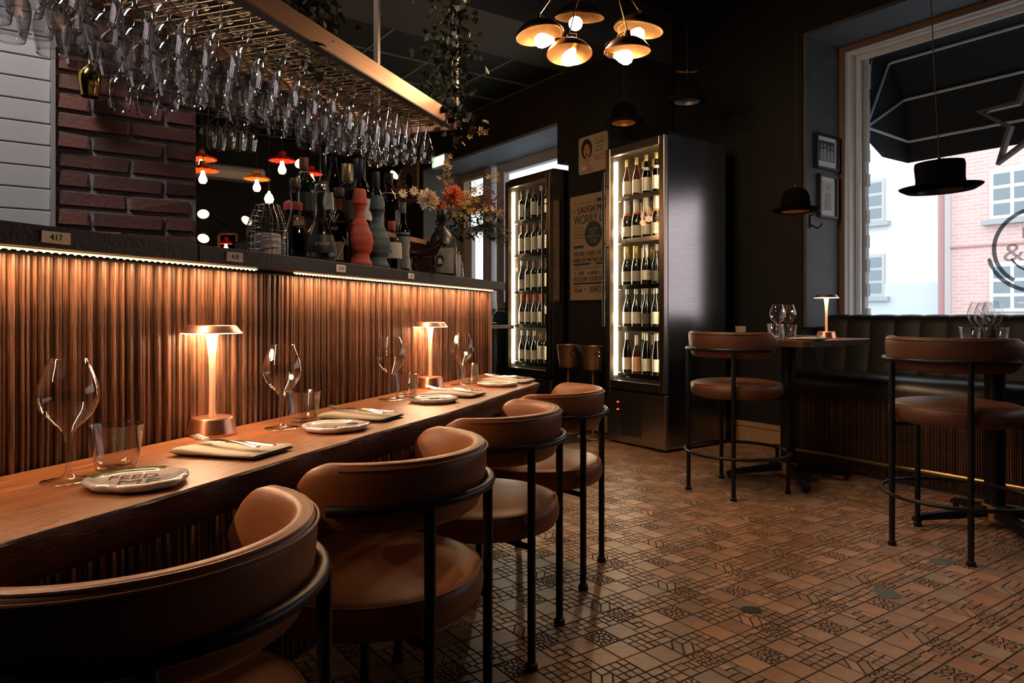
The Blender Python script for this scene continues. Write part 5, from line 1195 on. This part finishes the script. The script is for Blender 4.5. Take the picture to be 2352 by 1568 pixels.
hat(2161, 439, 3.55, .352, 'pork', silin, 'black flat-topped hat lamp hanging before the shop window', (0, radians(-3), 0))
hat(1827, 486, 4.62, .285, 'bowler', goldin, 'black bowler hat lamp hanging before the window reveal'); hat(1433, 283, 5.6, .315, 'bowler', goldin, 'black bowler hat lamp with gold lining hanging over the wine fridge door')
bh = hat(1578, 234, 5.2, .31, 'bowler', silin, 'black bowler hat lamp with grey lining hanging above the right wine fridge')
m_ = MB(); m_.T = None
for d_ in (-1, 1):
    m_.add([(0,0,.215),(.03*d_,-.004,.225),(.07*d_,.004,.235),(.085*d_,0,.222),(.04*d_,.004,.212)], [(0,1,2,3,4)])
m_.lathe([(0,.205),(.007,.212),(.006,.235),(0,.242)], 8); m_.build('insect_ornament', copperd, bh, (0,0,0), angle=0)
# ---------------- copper cluster lamp ----------------
ch = thing('cluster_lamp', 'cluster lamp of five copper dish shades with glowing filament bulbs', 'chandelier', Q(1375, -30, 3.9))
O = ch.location.copy(); bulbm = emis('bulb_glow', (1,.62,.28), 60); shin = mat('copper_inner', (.70,.42,.20), .38, 1, var=.3, vscale=10); shout = mat('copper_patina', (.10,.055,.035), .45, .9)
bulb_pr = [(0,-.075),(.02,-.072),(.035,-.055),(.038,-.036),(.031,-.010),(.018,.014),(.013,.03)]
for k, (u, v, su, sv, tilt, yaw, bd) in enumerate(((1248,93,1240,82,-3,-8,(-1,-.15,-.12)),(1322,54,1331,42,10,2,(-.05,-.85,-.45)),(1308,132,1308,126,-9,0,(-.40,-.3,-.85)),(1462,80,1466,70,3,9,(1,-.15,.06)),(1434,131,1441,120,2,0,(1,-.2,-.30)))):
    Y = 3.75+(.25 if k in (1,3) else 0); sc = Q(su, sv, Y)-O
    Ms = Matrix.Translation(sc) @ Matrix.Rotation(radians(yaw), 4, 'Y') @ Matrix.Rotation(radians(tilt), 4, 'X')
    r = (.128,.140,.120,.140,.122)[k]
    a_ = MB(); a_.T = Ms; a_.lathe([(r,0),(r*1.01,.003),(r*.96,.018),(r*.78,.046),(r*.5,.068),(r*.2,.080),(.018,.082),(.016,.11),(0,.112)], 44); sh_ = a_.build('shade', shout, ch, (0,0,0), angle=50)
    a_ = MB(); a_.T = Ms; a_.lathe([(r*.985,.001),(r*.93,.016),(r*.75,.042),(r*.45,.063),(0,.072)], 44); a_.build('shade_lining', shin, sh_, (0,0,0), angle=60)
    bp_ = Q(u, v, Y-.03)-O; d = Vector(bd).normalized(); zq = d.to_track_quat('-Z', 'Y').to_matrix().to_4x4()
    a_ = MB(); a_.T = Matrix.Translation(bp_) @ zq @ Matrix.Translation((0,0,.03)); a_.lathe(bulb_pr, 36); a_.build('bulb', bulbm, ch, (0,0,0), angle=60)
    a_ = MB(); a_.T = Matrix.Translation(bp_) @ zq @ Matrix.Translation((0,0,.03)); a_.lathe([(.014,.022),(.019,.026),(.019,.055),(.012,.060),(.012,.075),(.006,.08)], 16, cap=True); a_.build('socket', copperd, ch, (0,0,0))
    e_ = bp_-d*.10
    MB().tube([e_, e_+Vector((0,0,.05)), sc+Vector((0,0,.115)), Vector((sc.x*.4, sc.y*.4, .10)), Vector((0,0,.16))], .0035, 6).build('arm', copperd, ch, (0,0,0))
    lp = ch.location+bp_+d*.075; light('POINT', 'bulb_light', lp, 3.2*K_CH, (1,.66,.38), size=.03)
MB().tube([(0,0,.14),(0,0,3.84-O.z)], .010, 8).build('rod', black, ch, (0,0,0)); lathe_ob('hub', [(0,.06),(.03,.08),(.04,.12),(.03,.16),(0,.18)], copperd, ch, 20)
# ---------------- star before the window ----------------
st_ = thing('star_ornament', 'large black outline star hanging before the shop window', 'star', Q(2372, 268, 4.55), RR-pi/2); star = []
for i in range(10):
    a = radians(162)+i*pi/5; r = .34 if i % 2 == 0 else .145; star.append((r*cos(a), r*sin(a)))
m_ = MB(); rs = []
for i in range(10):
    x, z = star[i]; k_ = .86 if i % 2 == 0 else .80; rs.append([(x,-.03,z),(x,.03,z),(x*k_,.03,z*k_),(x*k_,-.03,z*k_)])
m_.rings(rs, loop=True); m_.build('outline', mat('star_metal', (.02,.022,.026), .5, .5), st_, (0,0,0), angle=0)
MB().tube([(0,0,.34),(0,0,3.8-st_.location.z)], .003, 4).build('cord', black, st_, (0,0,0))
# ---------------- ice buckets ----------------
def bucket(u, v, Y, label, cloth_=False):
    g0 = Q(u, v, Y); t_ = thing('ice_bucket', label, 'ice bucket', (g0.x, g0.y, 0), .3, 'ice buckets between the fridges'); z = .775
    lathe_ob('bucket', [(0,z-.20),(.075,z-.20),(.080,z-.195),(.083,z-.13),(.0865,z-.128),(.1,z),(.104,z+.004),(.1,z+.006),(.097,z),(.078,z-.18),(0,z-.19)], mat('satin_bronze', (.42,.24,.12), .42, .8), t_)
    m_ = MB(); m_.T = Matrix.Translation((0,-.098,z-.06)) @ Matrix.Rotation(pi/2, 4, 'X'); m_.tube(circ(.022,0,20), .004, 6, True); m_.build('ring_handle', chrome, t_, (0,0,0))
    MB().tube([(0,0,z-.2),(0,0,.03)], .011, 8).build('stand', MATS['satin_bronze'], t_, (0,0,0)); lathe_ob('stand_base', [(0,.03),(.05,.022),(.13,.008),(.135,0),(0,0)], MATS['satin_bronze'], t_)
bucket(1305, 820, 6.38, 'bronze ice bucket on a stand beside the left wine fridge'); bucket(1362, 820, 6.1, 'bronze ice bucket on a stand beside the right wine fridge')
nk = thing('bucket_cloth', 'dark cloth corner draped between the two ice buckets', 'cloth', Q(1335, 800, 6.24), 0)
MB().add([(-.06,0,.03),(.07,0,.025),(.02,-.012,-.055),(.0,-.02,.01)], [(0,2,3),(2,1,3),(1,0,3)]).build('fold', linend, nk, (0,0,0), angle=0)

# ---------------- dark room beyond the bar ----------------
def pendant(u, v, Y, col, r, label, bulb=True):
    p_ = Q(u, v, Y); c = mat('scallop_%s' % col, {'red': (.75,.03,.02), 'orange': (.80,.14,.03), 'amber': (.70,.26,.04)}[col], .5); t_ = thing('scalloped_pendant', label, 'pendant lamp', p_, 0, 'scalloped pendant lamps')
    MB().lathe([(r,0),(r*.96,.012),(r*.35,.045),(.03,.05),(.025,.08),(0,.082)], 64, wob=lambda a, rr, z: 1+(.09*sin(14*a) if rr > r*.8 else 0)).build('shade', c, t_, (0,0,0), angle=60)
    if bulb:
        lathe_ob('bulb', [(0,-.11),(.022,-.106),(.034,-.085),(.033,-.065),(.018,-.03),(.013,.0)], emis('pendant_bulb', (1,.55,.25), 9), t_, 16)
        light('POINT', 'pendant_light', p_+Vector((0,0,-.15)), 1.6, (1,.5,.25), size=.04)
    MB().tube([(0,0,.08),(0,0,3.4-p_.z)], .003, 4).build('cable', blackm, t_, (0,0,0))
for u, v, Y, c_, r, l in ((462,366,6.2,'orange',.125,'orange scalloped pendant lamp by the brick column, upper'),(466,392,6.0,'orange',.125,'orange scalloped pendant lamp by the brick column, lower'),(648,370,6.0,'red',.105,'red scalloped pendant lamp left of the rust-sealed bottle'),(590,412,6.4,'amber',.11,'amber scalloped pendant lamp over the wire candle basket'),(716,400,7.2,'red',.105,'red scalloped pendant lamp half hidden by the tall bottles'),(519,560,8.4,'red',.07,'small red scalloped pendant lamp low in the dark room')):
    pendant(u, v, Y, c_, r, l)
for u, v, l in ((723,284,'small red disc shade high in the dark room, right'),(650,240,'small red disc shade high in the dark room, left')):
    pendant(u, v, 4.9, 'red', .05, l, False)
t_ = thing('bare_bulb', 'bare glowing globe bulb hanging above the wire candle basket', 'bulb', Q(618, 457, 6.4)); lathe_ob('globe', [(0,-.045),(.03,-.035),(.042,0),(.03,.035),(.012,.055),(.01,.07)], MATS['pendant_bulb'], t_, 16); MB().tube([(0,0,.07),(0,0,.9)], .003, 4).build('cable', blackm, t_, (0,0,0))
for u, v, Y, rz, l in ((467,492,7,.5,'cream-lit spotlight dish beside the brick column, upper'),(467,548,7,.2,'cream-lit spotlight dish beside the brick column, lower'),(566,507,7,-.3,'cream-lit spotlight dish left of the wire candle basket'),(690,376,7,.6,'cream-lit spotlight dish behind the rust-sealed bottle'),(905,402,7.5,-.8,'cream-lit spotlight dish left of the portrait picture')):
    t_ = thing('spotlight', l, 'spotlight', Q(u, v, Y), 0, 'spotlight dishes in the dark room', rot=(radians(-50), 0, rz)); lathe_ob('dish', [(.058,0),(.06,.004),(.045,.05),(.02,.08),(.015,.12),(0,.12)], black, t_, 24); lathe_ob('lit_face', [(0,.008),(.054,.004)], emis('spot_face', (1,.72,.42), 2.4), t_, 24)
ac = thing('air_conditioner', 'long white air conditioner on the dark wall beside the brick column', 'air conditioner', Q(518, 397, 8.2), RR)
MB().box((0,0,0), (.85,.25,.15), .03).build('casing', mat('ac_white', (.60,.56,.54), .5), ac, (0,0,0)); m_ = MB()
for k in range(5): m_.box((.02,-.126,.015+.012*k), (.70,.004,.004))
m_.build('grille', blackm, ac, (0,0,0), angle=0)
mf = thing('mirror', 'tan framed mirror low in the dark room', 'mirror', Q(523, 556, 8.8), 0)
for x, z, sx, sz in ((0,.10,.24,.025),(-.11,0,.025,.22),(.11,0,.012,.22)): MB().box((x,0,z), (sx,.03,sz)).build('frame', mat('tan_frame', (.30,.16,.09), .5), mf, (0,0,0), angle=0)
MB().box((0,.01,0), (.2,.01,.2)).build('mirror_glass', mat('mirror_face', (.3,.2,.15), .1, 1), mf, (0,0,0), angle=0)
tl = thing('teal_cabinet', 'dull teal cabinet low in the dark room behind the candle basket', 'cabinet', Q(568, 585, 8.0), 0); MB().box((0,.1,-.6), (.30,.25,1.5), .02).build('body', mat('teal_paint', (.06,.10,.11), .6), tl, (0,0,0)); MB().box((0,-.03,-.2), (.02,.02,.1)).build('handle', black, tl, (0,0,0))
m_ = MB()
for (u0, v0, u1, v1) in ((455,480,590,560),(700,340,880,380),(770,330,905,395),(590,470,455,560),(640,330,740,400)): m_.tube([Q(u0,v0,7.6), Q(u1,v1,7.6)], .006, 4)
ob('ceiling_stay', m_.mesh('ceiling_stay', black), None, (0,0,0), 0, 'thin dark crossing rods in the dark room beyond the bar', 'rods')
# table and bench glimpsed past the bar end
bt_ = thing('far_bench', 'dark teal bench glimpsed between the bar end and the left wine fridge', 'bench', R(4.0, 6.55, 0), RR)
pbox('seat', bt_, -.35, .1, -.30, .8, 0, .62, booth, .02); pbox('back', bt_, .1, .3, -.30, .8, 0, 1.10, booth, .02)
ft_ = thing('far_table', 'dark table with a plate glimpsed past the bar end', 'table', Q(1132, 745, 6.0), RR); MB().box((0,-.0,-.02), (.26,.26,.03), .004).build('table_top', MATS['dark_table_wood'], ft_, (0,0,0)); lathe_ob('column', [(.03,-.035),(.03,-.96)], black, ft_)
wine(Q(1131, 742, 6.0), 'wine glass on the far table glimpsed past the bar end', 'wine glasses on the high tables', .85)

# added panel light out of view, brightens the wall and glasses behind the bar
kl = thing('added_bar_light', 'added white panel light, out of view above the working side of the bar', 'added light', B(.9, -2.3, 3.30), RB)
MB().box((0,0,0), (1.2,.3,.04)).build('housing', white, kl, (0,0,0)); light('AREA', 'fill_light', B(.9, -2.3, 3.27), K_FILL, (1,.90,.84), (0,0,RB), (1.15,.28))

# added spotlights out of view, there to brighten the things on the bar shelf
for (t_, q_, tg, pw_, l) in ((1.6, .9, (1.95, -1.40, 1.36), 100, 'added black spotlight aimed at the left-hand bottles'), (2.2, .9, (2.55, -1.40, 1.36), 100, 'added black spotlight aimed at the carafes'), (2.7, .9, (3.10, -1.45, 1.42), 110, 'added black spotlight aimed at the flowers')):
    P_ = B(t_, q_, 3.15); d = (B(*tg)-P_); e_ = d.to_track_quat('-Z', 'Y').to_euler()
    o_ = thing('added_spotlight', l, 'spotlight', P_, 0, 'added spotlights', rot=tuple(e_)); lathe_ob('can', [(.035,-.002),(.038,0),(.038,.10),(.0,.10)], black, o_, 20); lathe_ob('lit_face', [(0,.004),(.033,.004)], emis('spot_lens', (1,.75,.5), 3), o_, 20)
    light('SPOT', 'fill_beam', P_+d.normalized()*.02, pw_, (1,.74,.50), tuple(e_), .02, spot_size=radians(17), spot_blend=.6)

for (a_, b_, pw_, sz, l) in ((2.9, 1.6, 45, 66, 'added black spotlight above the middle of the aisle'),):  # unseen spot added overhead to lift the floor of the aisle
    P_ = R(a_, b_, 3.74); o_ = thing('added_spotlight', l, 'spotlight', P_, 0, 'added spotlights'); lathe_ob('can', [(.035,-.002),(.038,0),(.038,.10),(.0,.10)], black, o_, 20)
    lathe_ob('lit_face', [(0,.004),(.033,.004)], MATS['spot_lens'], o_, 20)
    light('SPOT', 'fill_beam', P_-Vector((0,0,.02)), pw_, (1,.72,.48), (0,0,0), .03, spot_size=radians(sz), spot_blend=1.0)
